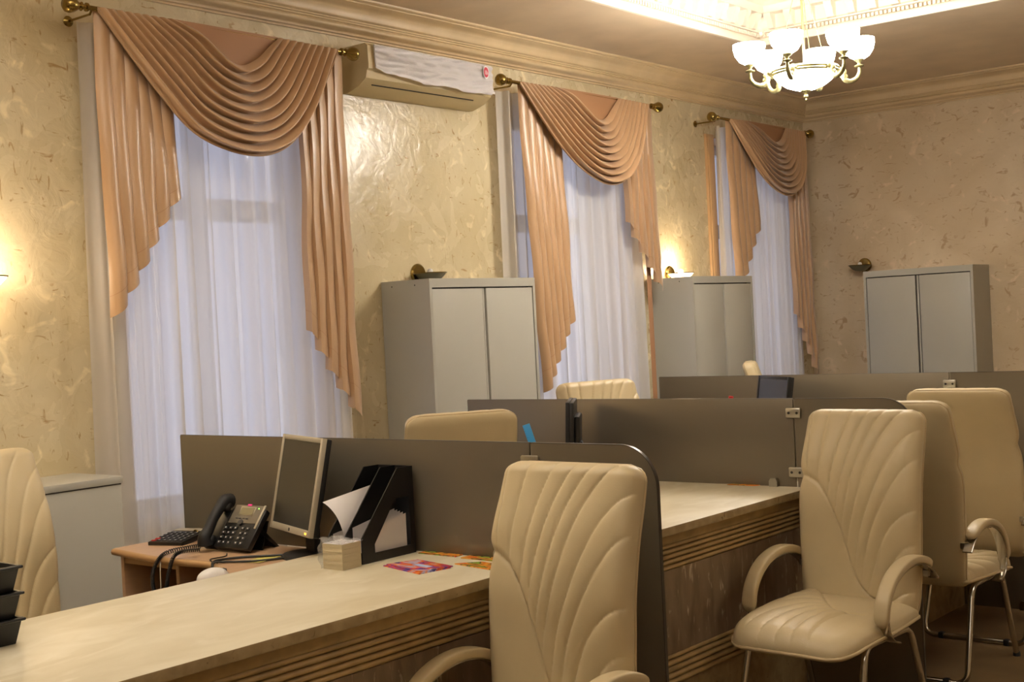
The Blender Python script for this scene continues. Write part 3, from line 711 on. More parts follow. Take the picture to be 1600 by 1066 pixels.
# coiled cord
cp = crom([(1.305, 2.95, .822), (1.275, 2.87, .822), (1.245, 2.77, .812), (1.225, 2.735, .760), (1.225, 2.73, .700), (1.255, 2.73, .665), (1.290, 2.735, .700), (1.305, 2.74, .760), (1.325, 2.76, .818), (1.365, 2.83, .825)], 1000)
hel = []
for i, p in enumerate(cp):
    d = (cp[min(i+1, 1000)]-cp[max(i-1, 0)]).normalized(); a_ = d.cross(Vector((.3, .9, .2))).normalized(); b_ = d.cross(a_)
    t = i*2*PI/8; hel.append(p+(a_*math.cos(t)+b_*math.sin(t))*.0058)
m_ = MB(); m_.tube(hel, .0020, 5); m_.build('coiled_cord', MT['black'], None, ang=80); tag(bpy.data.objects['coiled_cord'], 'black coiled phone cord hanging over the desk edge', 'cord')
def cable(pts, r_, m, label, n=60):
    m_ = MB(); m_.tube(crom(pts, n), r_, 8); tag(m_.build('cable', m, None, ang=80), label, 'cable')
cable([(1.70, 2.99, .806), (1.62, 2.92, .806), (1.55, 2.86, .806), (1.52, 2.80, .806), (1.53, 2.755, .806), (1.55, 2.735, .79), (1.56, 2.73, .70)], .0042, MT['black'], 'black monitor cable curving to the desk edge, upper of two')
cable([(1.72, 2.95, .805), (1.66, 2.85, .805), (1.60, 2.80, .805), (1.56, 2.775, .805), (1.54, 2.745, .80), (1.53, 2.735, .72)], .0036, MT['black'], 'black monitor cable nearer the countertop, lower of two')
cable([(1.42, 2.90, .803), (1.46, 2.86, .803), (1.46, 2.80, .803), (1.50, 2.775, .802), (1.54, 2.765, .800)], .002, MT['black'], 'thin black wire running from under the phone')
cable([(1.28, 2.96, .803), (1.21, 2.90, .803), (1.22, 2.80, .803), (1.235, 2.76, .79), (1.262, 2.735, .70), (1.28, 2.73, .60)], .002, MT['silver'], 'thin grey wire dropping off the desk beside the coiled cord')
# ---- calculator
cl = empty('calculator', (1.000, 3.02, DZ), .34, 'black desk calculator lying left of the phone', 'calculator')
Mx = R(.10, 'X') @ T(0, 0, .014)
m_ = MB(); m_.box((-.075, -.10, -.012), (.075, .10, .010), bev=.005, M=Mx); m_.build('body', MT['black'], cl)
m_ = MB(); m_.box((-.065, .055, .009), (.065, .088, .0125), bev=.002, M=Mx); m_.build('display', MT['silver'], cl)
for i in range(5):
    for j in range(6):
        m_ = MB(); x = -.058+j*.0232; y = -.082+i*.026
        m_.box((x-.008, y-.008, .009), (x+.008, y+.008, .0135), bev=.002, M=Mx)
        kk = m_.build('key', MT['red'] if (i < 2 and j == 0) else MT['key'], cl)
        m_ = MB(); m_.box((x-.003, y-.003, .0134), (x+.003, y+.003, .0138), M=Mx); m_.build('key_legend', MT['keyl'], kk)
m_ = MB(); m_.box((-.05, .045, -.03), (.05, .09, -.010), bev=.003, M=Mx); m_.build('foot', MT['black'], cl)
# ---- brass ring, mouse, note
m_ = MB(); m_.tube([(.015*math.cos(2*PI*i/24), 0, .018+.015*math.sin(2*PI*i/24)) for i in range(25)], .0028, 8); tag(m_.build('ring', MT['brass'], None, loc=(1.02, 3.075, DZ)), 'small brass ring standing behind the calculator', 'ring')
m_ = MB()
m_.grid(lambda u_, v_: (lambda a_, e_: (.055*math.cos(a_)*math.cos(e_), .032*math.sin(a_)*math.cos(e_), .034*math.sin(e_)))(2*PI*u_, PI/2*v_), 28, 10)
mu = m_.build('computer_mouse', MT['white'], None, fix=False, loc=(1.745, 2.585, DZ)); mu.rotation_euler = (0, 0, 1.4); tag(mu, 'white computer mouse peeking over the countertop edge', 'mouse')
m_ = MB(); m_.box((-.001, -.012, .012), (.001, .012, .026), bev=.0005, M=T(.042, 0, 0)); m_.build('scroll_wheel', MT['key'], mu)
m_ = MB(); m_.grid(lambda u_, v_: ((u_-.5)*.075, (v_-.5)*.12, .0006+.003*u_*u_), 4, 2); nt = m_.build('sticky_note', MT['yellow'], None, fix=False, loc=(1.63, 2.88, DZ)); nt.rotation_euler = (0, 0, .25); tag(nt, 'pale yellow paper note lying between the cables', 'note')

# ---- magazine file
mf = empty('magazine_file', (1.990, 2.85, CZ), 0, 'black two-slot magazine file holding papers on the countertop', 'magazine file')
O_ = [(0, 0), (0, .08), (.17, .28), (.24, .28), (.24, 0)]; I_ = [(.055, .028), (.055, .055), (.155, .185), (.218, .185), (.218, .028)]
def sidep(x, hole):
    m_ = MB()
    if hole:
        vs = [(x+dx, *p) for dx in (0, .004) for p in O_+I_]; fs = []
        for k in range(5):
            n_ = (k+1) % 5
            fs += [(k, n_, 5+n_, 5+k), (10+k, 15+k, 15+n_, 10+n_), (k, 10+k, 10+n_, n_), (5+k, 5+n_, 15+n_, 15+k)]
        m_.add(vs, fs)
    else: m_.extr(O_, x, x+.004, 'x')
    return m_.build('side_panel' if hole else 'divider', MT['black'], mf, ang=20)
sidep(0, True); sidep(.149, True); sidep(.074, False)
m_ = MB(); m_.box((.002, .0, 0), (.151, .24, .005)); m_.build('bottom', MT['black'], mf)
m_ = MB(); m_.box((.002, .236, 0), (.151, .24, .28)); m_.build('back_panel', MT['black'], mf)
m_ = MB(); m_.box((.002, 0, 0), (.151, .004, .035)); m_.build('front_lip', MT['black'], mf)
def sheet(name, fn, label, nu=14, nv=14, m='paper', group=None):
    m_ = MB(); m_.grid(fn, nu, nv); o = m_.build(name, MT[m], None, ang=80, fix=False); tag(o, label, 'paper', group); return o
def bz(a, b, c, t): return Vector(a)*(1-t)**2+Vector(b)*2*t*(1-t)+Vector(c)*t*t
sheet('paper_sheet', lambda u_, v_: bz((2.056, 2.862, .85), (2.062, 2.858, .975), (1.990, 2.835, 1.016), v_)*(1-u_)+bz((2.058, 3.03, .85), (2.061, 3.03, .96), (2.058, 3.01, 1.058), v_)*u_, 'white sheet curling out of the left slot of the magazine file')
hl = ['outermost on the left', 'second from the left', 'third from the left', 'innermost, against the divider']
for k in range(4):
    sheet('paper_sheet', lambda u_, v_: (2.002+.010*k+.006*math.sin(2*u_+k), 2.862+.20*u_, CZ+.007+(.078-.006*k+.02*u_)*v_+.002*math.sin(9*u_)), 'low white paper in the left file slot, '+hl[k], 8, 4, group='papers in the left slot')
hl = ['leaning on the divider', 'second from the divider', 'middle one', 'second from the open side', 'nearest the open side']
for k in range(5):
    sheet('paper_sheet', lambda u_, v_: (2.078+.0125*k, 2.875+.19*u_, CZ+.007+(.10+.035*u_-.003*k)*v_), 'white paper behind the side opening of the magazine file, '+hl[k], 8, 4, group='papers in the right slot')
# ---- note cube wrapped in film
nc = empty('note_cube', (2.115, 2.79, CZ), .04, 'cream paper note cube in torn clear wrap in front of the magazine file', 'note cube')
m_ = MB()
for k in range(10):
    j = random.uniform(-.0012, .0012); m_.box((-.041+j, -.041-j, .0001+k*.0078), (.041+j, .041-j, .0001+k*.0078+.0075))
m_.build('paper_block', MT['papere'], nc)
m_ = MB(); m_.box((-.040, -.040, .0781), (.040, .040, .079)); m_.build('top_sheet', MT['paper'], nc)
m_ = MB(); m_.grid(lambda u_, v_: (-.052+.10*u_+.003*math.sin(17*v_), -.046+.094*v_+.003*math.sin(21*u_), .083+.005*math.sin(13*u_+5*v_)*math.sin(9*v_)+.010*max(0, 1-u_*4)), 24, 24)
m_.grid(lambda u_, v_: (-.047+.004*math.sin(15*v_+3*u_)-.01*math.sin(PI*v_), -.046+.094*u_, .002+.085*v_), 20, 20)
m_.build('torn_wrap', MT['filmc'], nc, ang=60, fix=False)
# ---- brochures
def printmat(name, cols, sc, rot):
    m = bpy.data.materials.new(name); m.use_nodes = True; n, l = nodes(m); b = n['Principled BSDF']; b.inputs['Roughness'].default_value = .25
    tc = n.new('ShaderNodeTexCoord'); mp = n.new('ShaderNodeMapping'); mp.inputs['Rotation'].default_value = (0, 0, rot); mp.inputs['Scale'].default_value = (1, 2.4, 1); l.new(tc.outputs['Object'], mp.inputs[0])
    t = n.new('ShaderNodeTexNoise'); t.inputs['Scale'].default_value = sc; t.inputs['Distortion'].default_value = 1.0; t.inputs['Detail'].default_value = 1; l.new(mp.outputs[0], t.inputs['Vector'])
    rp = n.new('ShaderNodeValToRGB'); rp.color_ramp.interpolation = 'LINEAR'; e = rp.color_ramp.elements
    e[0].position = .28; e[0].color = cols[0]; e[1].position = .72; e[1].color = cols[-1]
    for i, c_ in enumerate(cols[1:-1]): q = e.new(.28+.44*(i+1)/(len(cols)-1)); q.color = c_
    l.new(t.outputs[0], rp.inputs[0]); l.new(rp.outputs[0], b.inputs['Base Color']); return m
PV = printmat('print_violet', [rgb(60, 50, 120), rgb(110, 70, 150), rgb(200, 60, 60), rgb(226, 130, 50), rgb(190, 190, 220), rgb(70, 60, 140)], 13, .5)
PO = printmat('print_orange', [rgb(200, 70, 30), rgb(226, 120, 40), rgb(236, 170, 60), rgb(120, 60, 40), rgb(130, 180, 60), rgb(210, 50, 30)], 16, .3)
def brochure(q, z0, m, label, h=.003, extra=None):
    cx = sum(p[0] for p in q)/4; cy = sum(p[1] for p in q)/4
    m_ = MB(); m_.extr([(x-cx, y-cy) for x, y in q], 0, h, 'z'); o = m_.build('brochure', m, None, ang=20, loc=(cx, cy, z0)); tag(o, label, 'brochure', extra); return o
b1 = brochure([(2.228, 2.866), (2.262, 2.968), (2.444, 2.930), (2.415, 2.815)], CZ+.0032, PV, 'purple and orange brochure on the counter, uppermost of its pile')
m_ = MB(); m_.box((-.02, -.012, .0031), (.055, .012, .0036), M=R(-.2, 'Z')); m_.build('text_panel', mat('print_pale_blue', rgb(176, 190, 224), .3), b1)
brochure([(2.222, 2.858), (2.258, 2.960), (2.442, 2.922), (2.420, 2.806)], CZ+.0001, PV, 'purple brochure under the uppermost one, its edge sticking out')
brochure([(2.41, 2.975), (2.47, 3.035), (2.60, 3.01), (2.585, 2.945)], CZ+.0001, PO, 'orange and green brochure by the foot of the foreground chair back')
brochure([(2.17, 3.07), (2.17, 3.104), (2.33, 3.104), (2.33, 3.07)], CZ+.0001, PO, 'red and yellow brochure lying along the partition beside the file')
brochure([(2.36, 3.06), (2.36, 3.104), (2.60, 3.104), (2.60, 3.06)], CZ+.0001, PO, 'red brochure lying along the partition behind the orange one')
brochure([(2.28, 4.845), (2.30, 4.871), (2.42, 4.871), (2.40, 4.848)], CZ+.0001, PO, 'small orange brochure by the steel clamp on the far countertop')
# ---- letter trays
for k in range(3):
    z0 = CZ+.0005+k*.064
    tr_ = empty('letter_tray', (1.96, 1.60, z0), 0, ['black letter tray, bottom one of the stack at the left edge', 'black letter tray, middle one of the stack at the left edge', 'black letter tray, topmost of the stack, holding a paper'][k], 'letter tray', 'stacked black letter trays')
    m_ = MB(); w0, w1, d0, d1, h = .135, .150, .113, .125, .064
    lo = [(-w0, -d0, 0), (w0, -d0, 0), (w0, d0, 0), (-w0, d0, 0)]; hi = [(-w1, -d1, h), (w1, -d1, h), (w1, d1, h), (-w1, d1, h)]
    li = [(x*.98, y*.98, .004) for x, y, z in lo]; hh = [(x*.98, y*.98, h) for x, y, z in hi]
    vs = lo+hi+hh+li
    fs = [(3, 2, 1, 0)] + [(i, (i+1) % 4, 4+(i+1) % 4, 4+i) for i in range(4)] + [(4+i, 4+(i+1) % 4, 8+(i+1) % 4, 8+i) for i in range(4)] + [(8+i, 8+(i+1) % 4, 12+(i+1) % 4, 12+i) for i in range(4)] + [(12, 13, 14, 15)]
    m_.add(vs, fs); m_.build('tray', MT['black'], tr_, ang=30, fix=False)
    m_ = MB(); hz = h-.004; e_ = [(-w1-.004, -d1-.004, hz), (w1+.004, -d1-.004, hz), (w1+.004, d1+.004, hz), (-w1-.004, d1+.004, hz), (-w1-.004, -d1-.004, hz)]
    for i in range(4): m_.tube([e_[i], e_[i+1]], .0038, 8)
    m_.build('rim', MT['black'], tr_, ang=60)
m_ = MB(); m_.box((-.11, -.09, 0), (.11, .09, .004)); tag(m_.build('paper_stack', MT['paper'], None, loc=(1.955, 1.60, CZ+.0005+.133)), 'white paper lying in the topmost letter tray', 'paper')
# ---- pen cups, ruler, red pen on the far desks
def cup(loc, label):
    m_ = MB(); m_.lathe([(0, 0), (.034, 0), (.040, .1), (.037, .1), (.032, .004), (0, .004)], 24); tag(m_.build('pen_cup', MT['black'], None, loc=loc), label, 'pen cup')
cup((1.60, 4.50, DZ), 'black pen cup hidden behind the nearest partition, holding the blue ruler')
cup((1.50, 6.20, DZ), 'black pen cup hidden behind the middle partition, holding the red pen')
rl = empty('ruler', (1.605, 4.50, DZ+.008), 0, 'blue plastic ruler leaning above the nearest partition', 'ruler')
Mx = R(.35, 'Z') @ R(-.30, 'Y')
m_ = MB(); m_.box((-.017, -.0012, 0), (.017, .0012, .315), bev=.0008, M=Mx); m_.build('blade', MT['blue'], rl)
m_ = MB()
for k in range(30): m_.box((-.017, -.0016, .008+k*.01), (-.017+(.009 if k % 5 == 0 else .005), -.0011, .0088+k*.01), M=Mx)
m_.build('scale_marks', MT['bluemark'], rl)
pn = empty('red_pen', (1.505, 6.20, DZ+.008), 0, 'red marker pen tip showing above the middle partition', 'pen')
m_ = MB(); m_.tube([(0, 0, 0), (.028, 0, .235)], .010, 12); m_.build('barrel', MT['red'], pn)
m_ = MB(); m_.tube([(.028, 0, .235), (.036, 0, .295)], .0125, 12); m_.build('cap', MT['red'], pn)

# ================================================================== CHAIRS
def profile(zoff=0):
    return crom([(0, -.170, .395), (0, -.218, .435), (0, -.234, .53), (0, -.243, .70), (0, -.252, .82), (0, -.282, .95), (0, -.322, 1.06), (0, -.352, 1.15)], 160)
BP = profile(); BL = [0]
for i in range(1, len(BP)): BL.append(BL[-1]+(BP[i]-BP[i-1]).length)
BLEN = BL[-1]
def bpos(s):
    i = s*160; k = min(int(i), 159); p = BP[k].lerp(BP[k+1], i-k); d = (BP[k+1]-BP[k]).normalized(); return p, Vector((0, d.z, -d.y))   # n points forward
def hw(s):
    return .219+.025*math.sin(PI*min(1, s/.55)*.5)-.012*max(0, (s-.55)/.45)**1.5
def lerp_path(P, t):
    t = max(0, min(1, t))
    for i in range(len(P)-1):
        if t <= P[i+1][0]:
            f_ = (t-P[i][0])/(P[i+1][0]-P[i][0]); return (P[i][1]+(P[i+1][1]-P[i][1])*f_, P[i][2]+(P[i+1][2]-P[i][2])*f_)
    return P[-1][1:]
def smooth_path(pts, n=40):
    k = len(pts)-1; P = crom([(p[1], p[2], 0) for p in pts], n*k)
    out = []
    for i, p in enumerate(P):
        j = min(int(i/n), k-1); f_ = (i-j*n)/n; out.append((pts[j][0]+(pts[j+1][0]-pts[j][0])*f_, p.x, p.y))
    return out
# (t, u, v): u=+1 is the pinched side, v 0 bottom..1 top
_sb = [(1.02, .665), (.80, .655), (.60, .625), (.42, .565), (.30, .50), (.20, .43), (.11, .37), (.0, .31), (-.11, .26), (-.22, .225), (-.36, .185), (-.60, .145), (-.92, .11)]
_ob = [(1.02, .68), (.86, 1.02), (.52, 1.02), (.10, 1.02), (-.22, 1.02), (-.50, 1.02), (-.84, 1.02), (-1.02, .88), (-1.02, .74), (-1.02, .54), (-1.02, .40), (-1.02, .24), (-1.02, .14)]
SB = smooth_path([(i/12, a, b) for i, (a, b) in enumerate(_sb)], 16)
OB = [(i/12, a, b) for i, (a, b) in enumerate(_ob)]
def field(S, O, curve, nt=140, nr=50):
    kd = kdtree.KDTree((nt+1)*(nr+1)); dat = []
    for i in range(nt+1):
        t = i/nt; a = lerp_path(S, t); b = lerp_path(O, t)
        for j in range(nr+1):
            r_ = j/nr; bx = b[0]-a[0]; by = b[1]-a[1]; k_ = curve*4*r_*(1-r_)
            x = a[0]+bx*r_+by*k_; y = a[1]+by*r_-bx*k_
            kd.insert((x, y, 0), len(dat)); dat.append((t, r_))
    kd.balance(); return kd, dat
def near(kd, dat, a, b, S, O, cv):
    co, i, d = kd.find((a, b, 0)); t, r_ = dat[i]
    def ev(t, r_):
        p = lerp_path(S, t); q = lerp_path(O, t); bx = q[0]-p[0]; by = q[1]-p[1]; k_ = cv*4*r_*(1-r_)
        return p[0]+bx*r_+by*k_, p[1]+by*r_-bx*k_
    if d < .08:
        for _ in range(2):
            x, y = ev(t, r_); h = .004; t2 = t-h if t > .5 else t+h; xa, ya = ev(t2, r_); xb, yb = ev(t, r_+h)
            a1, a2 = (xa-x)/(t2-t), (ya-y)/(t2-t); b1, b2 = (xb-x)/h, (yb-y)/h; det = a1*b2-a2*b1
            if abs(det) < 1e-3: break
            ex, ey = a-x, b-y; dt = (ex*b2-ey*b1)/det; dr = (a1*ey-a2*ex)/det
            if abs(dt) > .03: break
            t = min(1, max(0, t+dt)); r_ = min(1, max(0, r_+dr))
    return t, r_
def side_of(S, u_, v_):
    # v above the seam at this u
    best = None
    for (t, a, b) in S:
        d = abs(a-u_)
        if best is None or d < best[0]: best = (d, b)
    return v_-best[1]
kdB, datB = field(SB, OB, .09, 160, 60)
creB = [i/12 for i in range(13)]
def pleat(t, cre, A):
    for i in range(len(cre)-1):
        if t <= cre[i+1]:
            f_ = (t-cre[i])/(cre[i+1]-cre[i]); w_ = cre[i+1]-cre[i]
            return A*(min(1, w_/.07))*(max(0, math.sin(PI*f_**.72)))**.36
    return 0
def pillow(d, e, T_): return T_*math.sqrt(max(0, 1-(1-min(1, d/e))**2))
def backrest_mesh():
    NU, NV = 136, 190
    Rr = .055
    front = []; back = []
    for j in range(NV+1):
        v_ = j/NV; s = v_
        p, n_ = bpos(s); h = v_*BLEN
        W = hw(s); dtop = BLEN-h
        cut = 0
        if dtop < Rr: cut = Rr-math.sqrt(max(0, Rr*Rr-(Rr-dtop)**2))
        if h < .03: cut = max(cut, .03-math.sqrt(max(0, .0009-(.03-h)**2)))
        Wc = W-cut
        for i in range(NU+1):
            q = 2*i/NU-1; q = math.sin(q*PI/2)*.35+q*.65; x = q*Wc
            # pinch at the seam start
            pin = .010*math.exp(-((v_-.655)/.035)**2)*(1 if q > 0 else 0)*max(0, q)**6
            x -= pin
            dx = Wc-abs(q*Wc); de = min(dx, dtop*1.0, h+.004)
            # soft combination of edge distances
            th = pillow(dx, .05, 1)*pillow(dtop, .05, 1)*pillow(h+.002, .03, 1)
            fth = .012+.036*th; bth = .004+.016*th
            uu = x/W
            t, r_ = near(kdB, datB, uu, v_, SB, OB, .09)
            sd = side_of(SB, uu, v_)
            disp = 0
            if sd > 0:
                fade = min(1, r_*5)*.7+.3
                disp = .004*min(1, sd/.02)+pleat(t, creB, .0150)*fade*(1-.35*r_)
            crease = math.exp(-(sd/.010)**2)*.006
            disp -= crease
            disp *= (th**.6 if th < 1 else 1)
            disp += .004*math.sin(PI*v_)*(1-q*q)
            c_ = Vector((x, p.y, p.z))
            front.append(c_+n_*(fth+disp)); back.append(c_-n_*bth)
    vs = front+back; N = (NU+1)*(NV+1); fs = []; mi = []
    for j in range(NV):
        for i in range(NU):
            a = j*(NU+1)+i; fs.append((a, a+1, a+NU+2, a+NU+1)); fs.append((N+a, N+a+NU+1, N+a+NU+2, N+a+1))
    ring = [i for i in range(NU+1)]+[j*(NU+1)+NU for j in range(1, NV+1)]+[NV*(NU+1)+i for i in range(NU-1, -1, -1)]+[j*(NU+1) for j in range(NV-1, 0, -1)]
    k = len(ring)
    for i in range(k): a, b_ = ring[i], ring[(i+1) % k]; fs.append((b_, a, N+a, N+b_))
    m_ = MB(); m_.add(vs, fs)
    # piping along the rim
    pip = [ (front[a]*.25+back[a]*.75) for a in ring ]
    m2 = MB(); m2.tube([pip[i] for i in range(0, k, 3)]+[pip[0]], .0042, 6, caps=False)
    return m_.mesh('backrest', [MT['leather']], 180, fix=True), m2.mesh('piping', [MT['leatherb']], 180)
SS = smooth_path([(0, .62, .06), (.18, .42, .16), (.36, .26, .25), (.52, .10, .34), (.7, -.06, .42), (.85, -.20, .46), (1, -.36, .48)])
OS = [(0, 1.02, .16), (.2, 1.02, .50), (.38, 1.02, .86), (.50, .74, 1.02), (.66, .36, 1.02), (.82, .0, 1.02), (1, -.42, 1.02)]
kdS, datS = field(SS, OS, .17, 120, 50)
creS = [0, .12, .25, .38, .50, .62, .75, .87, 1.0]
def seat_mesh():
    NU, NV = 110, 110; Y0_, Y1_ = -.215, .345
    top = []; bot = []
    for j in range(NV+1):
        v_ = j/NV; y = Y0_+(Y1_-Y0_)*v_
        W = .232+.022*math.sin(PI*v_)
        df = Y1_-y; Rr = .09; cut = 0
        if df < Rr: cut = (Rr-math.sqrt(max(0, Rr*Rr-(Rr-df)**2)))*.75
        Wc = W-cut
        for i in range(NU+1):
            q = 2*i/NU-1; q = math.sin(q*PI/2)*.35+q*.65; x = q*Wc
            dx = Wc-abs(x); th = pillow(dx, .06, 1)*pillow(df+.001, .06, 1)*pillow(y-Y0_+.01, .03, 1)
            uu = x/W
            t, r_ = near(kdS, datS, uu, v_, SS, OS, .17)
            a_ = SS[0]; sd = None
            best = min(SS, key=lambda p: abs(p[1]-uu)); sd = v_-best[2]
            inside = sd > 0 and uu > -.55
            disp = 0
            if inside:
                disp = (pleat(t, creS, .0165)+.004)*(min(1, r_*4)*.6+.4)*(1-.45*r_)*min(1, (uu+.55)/.12)
            disp -= .004*math.exp(-(sd/.02)**2)*(1 if uu > -.62 else 0)
            disp *= th**.6
            z = .406-.030*max(0, (v_-.62)/.38)**2+.006*math.cos(PI*v_)
            top.append(Vector((x, y, z+.012+.045*th+disp))); bot.append(Vector((x, y, z-.022*th)))
    vs = top+bot; N = (NU+1)*(NV+1); fs = []
    for j in range(NV):
        for i in range(NU):
            a = j*(NU+1)+i; fs.append((a, a+1, a+NU+2, a+NU+1)); fs.append((N+a, N+a+NU+1, N+a+NU+2, N+a+1))
    ring = [i for i in range(NU+1)]+[j*(NU+1)+NU for j in range(1, NV+1)]+[NV*(NU+1)+i for i in range(NU-1, -1, -1)]+[j*(NU+1) for j in range(NV-1, 0, -1)]
    k = len(ring)
    for i in range(k): a, b_ = ring[i], ring[(i+1) % k]; fs.append((b_, a, N+a, N+b_))
    m_ = MB(); m_.add(vs, fs)
    pip = [top[a]*.3+bot[a]*.7 for a in ring]
    m2 = MB(); m2.tube([pip[i]+Vector((pip[i].x*.012, 0, -.002)) for i in range(0, k, 3)]+[pip[0]], .0065, 6, caps=False)
    return m_.mesh('seat', [MT['leather']], 180), m2.mesh('piping', [MT['leatherb']], 180)
BM_, BPIP = backrest_mesh(); SM_, SPIP = seat_mesh()
AP = [(-.285, .548), (-.245, .583), (-.18, .614), (-.10, .624), (-.02, .612), (.05, .580), (.098, .530), (.116, .474), (.106, .424), (.076, .392), (.036, .378)]
def arm_meshes():
    P = crom([(0, y, z) for y, z in AP], 60)
    chrome = MB(); chrome.tube(P, 1, 12, flat=(.021, .0042))
    pad = MB(); seg = P[6:46]; n = len(seg); pp = []; rr = []
    for i, p in enumerate(seg):
        d = (P[min(6+i+1, 60)]-P[6+i-1]).normalized(); nn = Vector((0, -d.z, d.y))
        if nn.y < 0 and i > n*.5: pass
        pp.append(p+nn*.016); e = min(i, n-1-i)/4.0
        rr.append(math.sqrt(max(.05, 1-(1-min(1, e))**2)))
    pad.tube(pp, rr, 18, flat=(.027, .015))
    end = MB()
    return chrome.mesh('arm_bar', [MT['chrome']], 60), pad.mesh('arm_pad', [MT['leather']], 80)
ACH, APAD = arm_meshes()
def rnd_path(pts, rad, n=6):
    out = [Vector(pts[0])]
    for i in range(1, len(pts)-1):
        p = Vector(pts[i]); a = (Vector(pts[i-1])-p); b_ = (Vector(pts[i+1])-p); r_ = min(rad, a.length*.45, b_.length*.45); a.normalize(); b_.normalize()
        A, B = p+a*r_, p+b_*r_
        for k in range(n+1): t = k/n; out.append(A*(1-t)**2+p*2*t*(1-t)+B*t*t)
    out.append(Vector(pts[-1])); return out
def visitor_chair():
    c = empty('armchair', (0, 0, 0), 0)
    def put(me, name, parent=c, loc=(0, 0, 0)):
        o = bpy.data.objects.new(name, me); C.objects.link(o); o.parent = parent; o.location = loc; return o
    bk = put(BM_, 'backrest'); put(BPIP, 'piping', bk); st = put(SM_, 'seat'); put(SPIP, 'piping', st)
    for s in (-1, 1):
        ab = put(ACH, 'arm_bar', c, (s*.262, 0, 0)); put(APAD, 'arm_pad', ab)
        m_ = MB(); m_.box((min(s*.225, s*.262), -.262, .556), (max(s*.225, s*.262), -.238, .580), bev=.003); m_.build('arm_bracket', MT['steel'], c)
    m_ = MB(); m_.tube(rnd_path([(-.235, .255, .012), (-.225, .165, .388), (-.225, -.150, .388)], .05), .0125, 12); m_.tube(rnd_path([(.235, .255, .012), (.225, .165, .388), (.225, -.150, .388)], .05), .0125, 12)
    f1 = MB(); f1.tube(rnd_path([(-.225, .0, .388), (-.225, -.150, .388), (-.235, -.275, .0125), (.235, -.275, .0125), (.225, -.150, .388), (.225, .0, .388)], .055, 8), .0125, 12); f1.build('rear_frame', MT['chrome'], c, ang=60)
    for s in (-1, 1):
        f2 = MB(); f2.tube(rnd_path([(s*.225, 0, .388), (s*.225, .190, .388), (s*.240, .300, .008)], .05, 8), .0125, 12); lg = f2.build('front_leg', MT['chrome'], c, ang=60)
        g = MB(); g.lathe([(.0, 0), (.016, 0), (.016, .012), (.0135, .02), (0, .02)], 14, M=T(s*.240, .301, 0)); g.build('foot_cap', MT['blackm'], lg)
        g = MB(); g.box((s*.15-.012, -.291, 0), (s*.15+.012, -.259, .028), bev=.004); g.build('rubber_glide', MT['blackm'], c)
    m_ = MB()
    for y in (-.12, .13): m_.tube([(-.225, y, .387), (.225, y, .387)], .010, 10)
    m_.build('cross_tube', MT['chrome'], c)
    return c
def staff_chair():
    c = empty('office_chair', (0, 0, 0), 0)
    def put(me, name, parent=c, loc=(0, 0, 0)):
        o = bpy.data.objects.new(name, me); C.objects.link(o); o.parent = parent; o.location = loc; return o
    bk = put(BM_, 'backrest'); put(BPIP, 'piping', bk); st = put(SM_, 'seat'); put(SPIP, 'piping', st)
    for s in (-1, 1): ab = put(ACH, 'arm_bar', c, (s*.262, 0, 0)); put(APAD, 'arm_pad', ab)
    m_ = MB(); m_.box((-.10, -.12, .340), (.10, .12, .386), bev=.01); m_.build('mechanism', MT['blackm'], c)
    m_ = MB(); m_.lathe([(.026, .08), (.026, .25), (.016, .25), (.016, .345), (0, .345)], 16); m_.build('gas_column', MT['chrome'], c)
    for k in range(5):
        a = 2*PI*k/5+.3; m_ = MB(); m_.tube([(0, 0, .085), (.29*math.cos(a), .29*math.sin(a), .055)], [.022, .014], 10); lg = m_.build('base_spoke', MT['chrome'], c)
        m_ = MB(); m_.lathe([(0, -.01), (.024, -.01), (.027, 0), (.024, .01), (0, .01)], 16, M=T(.29*math.cos(a), .29*math.sin(a), .0)@R(a, 'Z')@R(PI/2, 'X')); m_.build('caster', MT['blackm'], lg)
    return c
def place(o, x, y, z, rz, label, cat, group):
    o.location = (x, y, z); o.rotation_euler = (0, 0, rz); tag(o, label, cat, group)
vc = visitor_chair(); G = 'cream leather visitor armchairs'
place(vc, 2.905, 2.60, 0, PI-.02, 'cream leather high-back armchair in the foreground centre, cut by the bottom edge', 'chair', G)
k = copy_tree(vc); place(k, 2.945, 4.40, 0, PI-.05, 'cream leather armchair at right facing the camera, its pleated seat fully visible', 'chair', G)
k = copy_tree(vc); place(k, 2.895, 5.47, 0, .0, 'cream leather armchair seen from behind, partly hidden by the facing armchair', 'chair', G)
k = copy_tree(vc); place(k, 2.90, 6.20, 0, -.03, 'cream leather armchair farthest right, its wide plain back turned to the camera', 'chair', G)
sc = staff_chair(); G = 'cream leather staff chairs'
place(sc, 1.02, 2.41, .035, -1.50, 'cream leather office chair at the left edge beside the low grey cabinet', 'chair', G)
for ch_ in list(sc.children):
    if ch_.name.startswith('arm_bar'): ch_.location.z -= .10
k = copy_tree(sc); place(k, 1.22, 4.255, .04, .986, 'cream leather office chair with plain back, top showing above the nearest partition', 'chair', G)
k = copy_tree(sc); place(k, 1.46, 5.40, .08, -PI/2-.35, 'cream leather office chair with pleated top showing before the second window', 'chair', G)
k = copy_tree(sc); place(k, 1.20, 7.70, .075, -1.1, 'cream leather office chair seen edge-on above the farthest partition', 'chair', G)

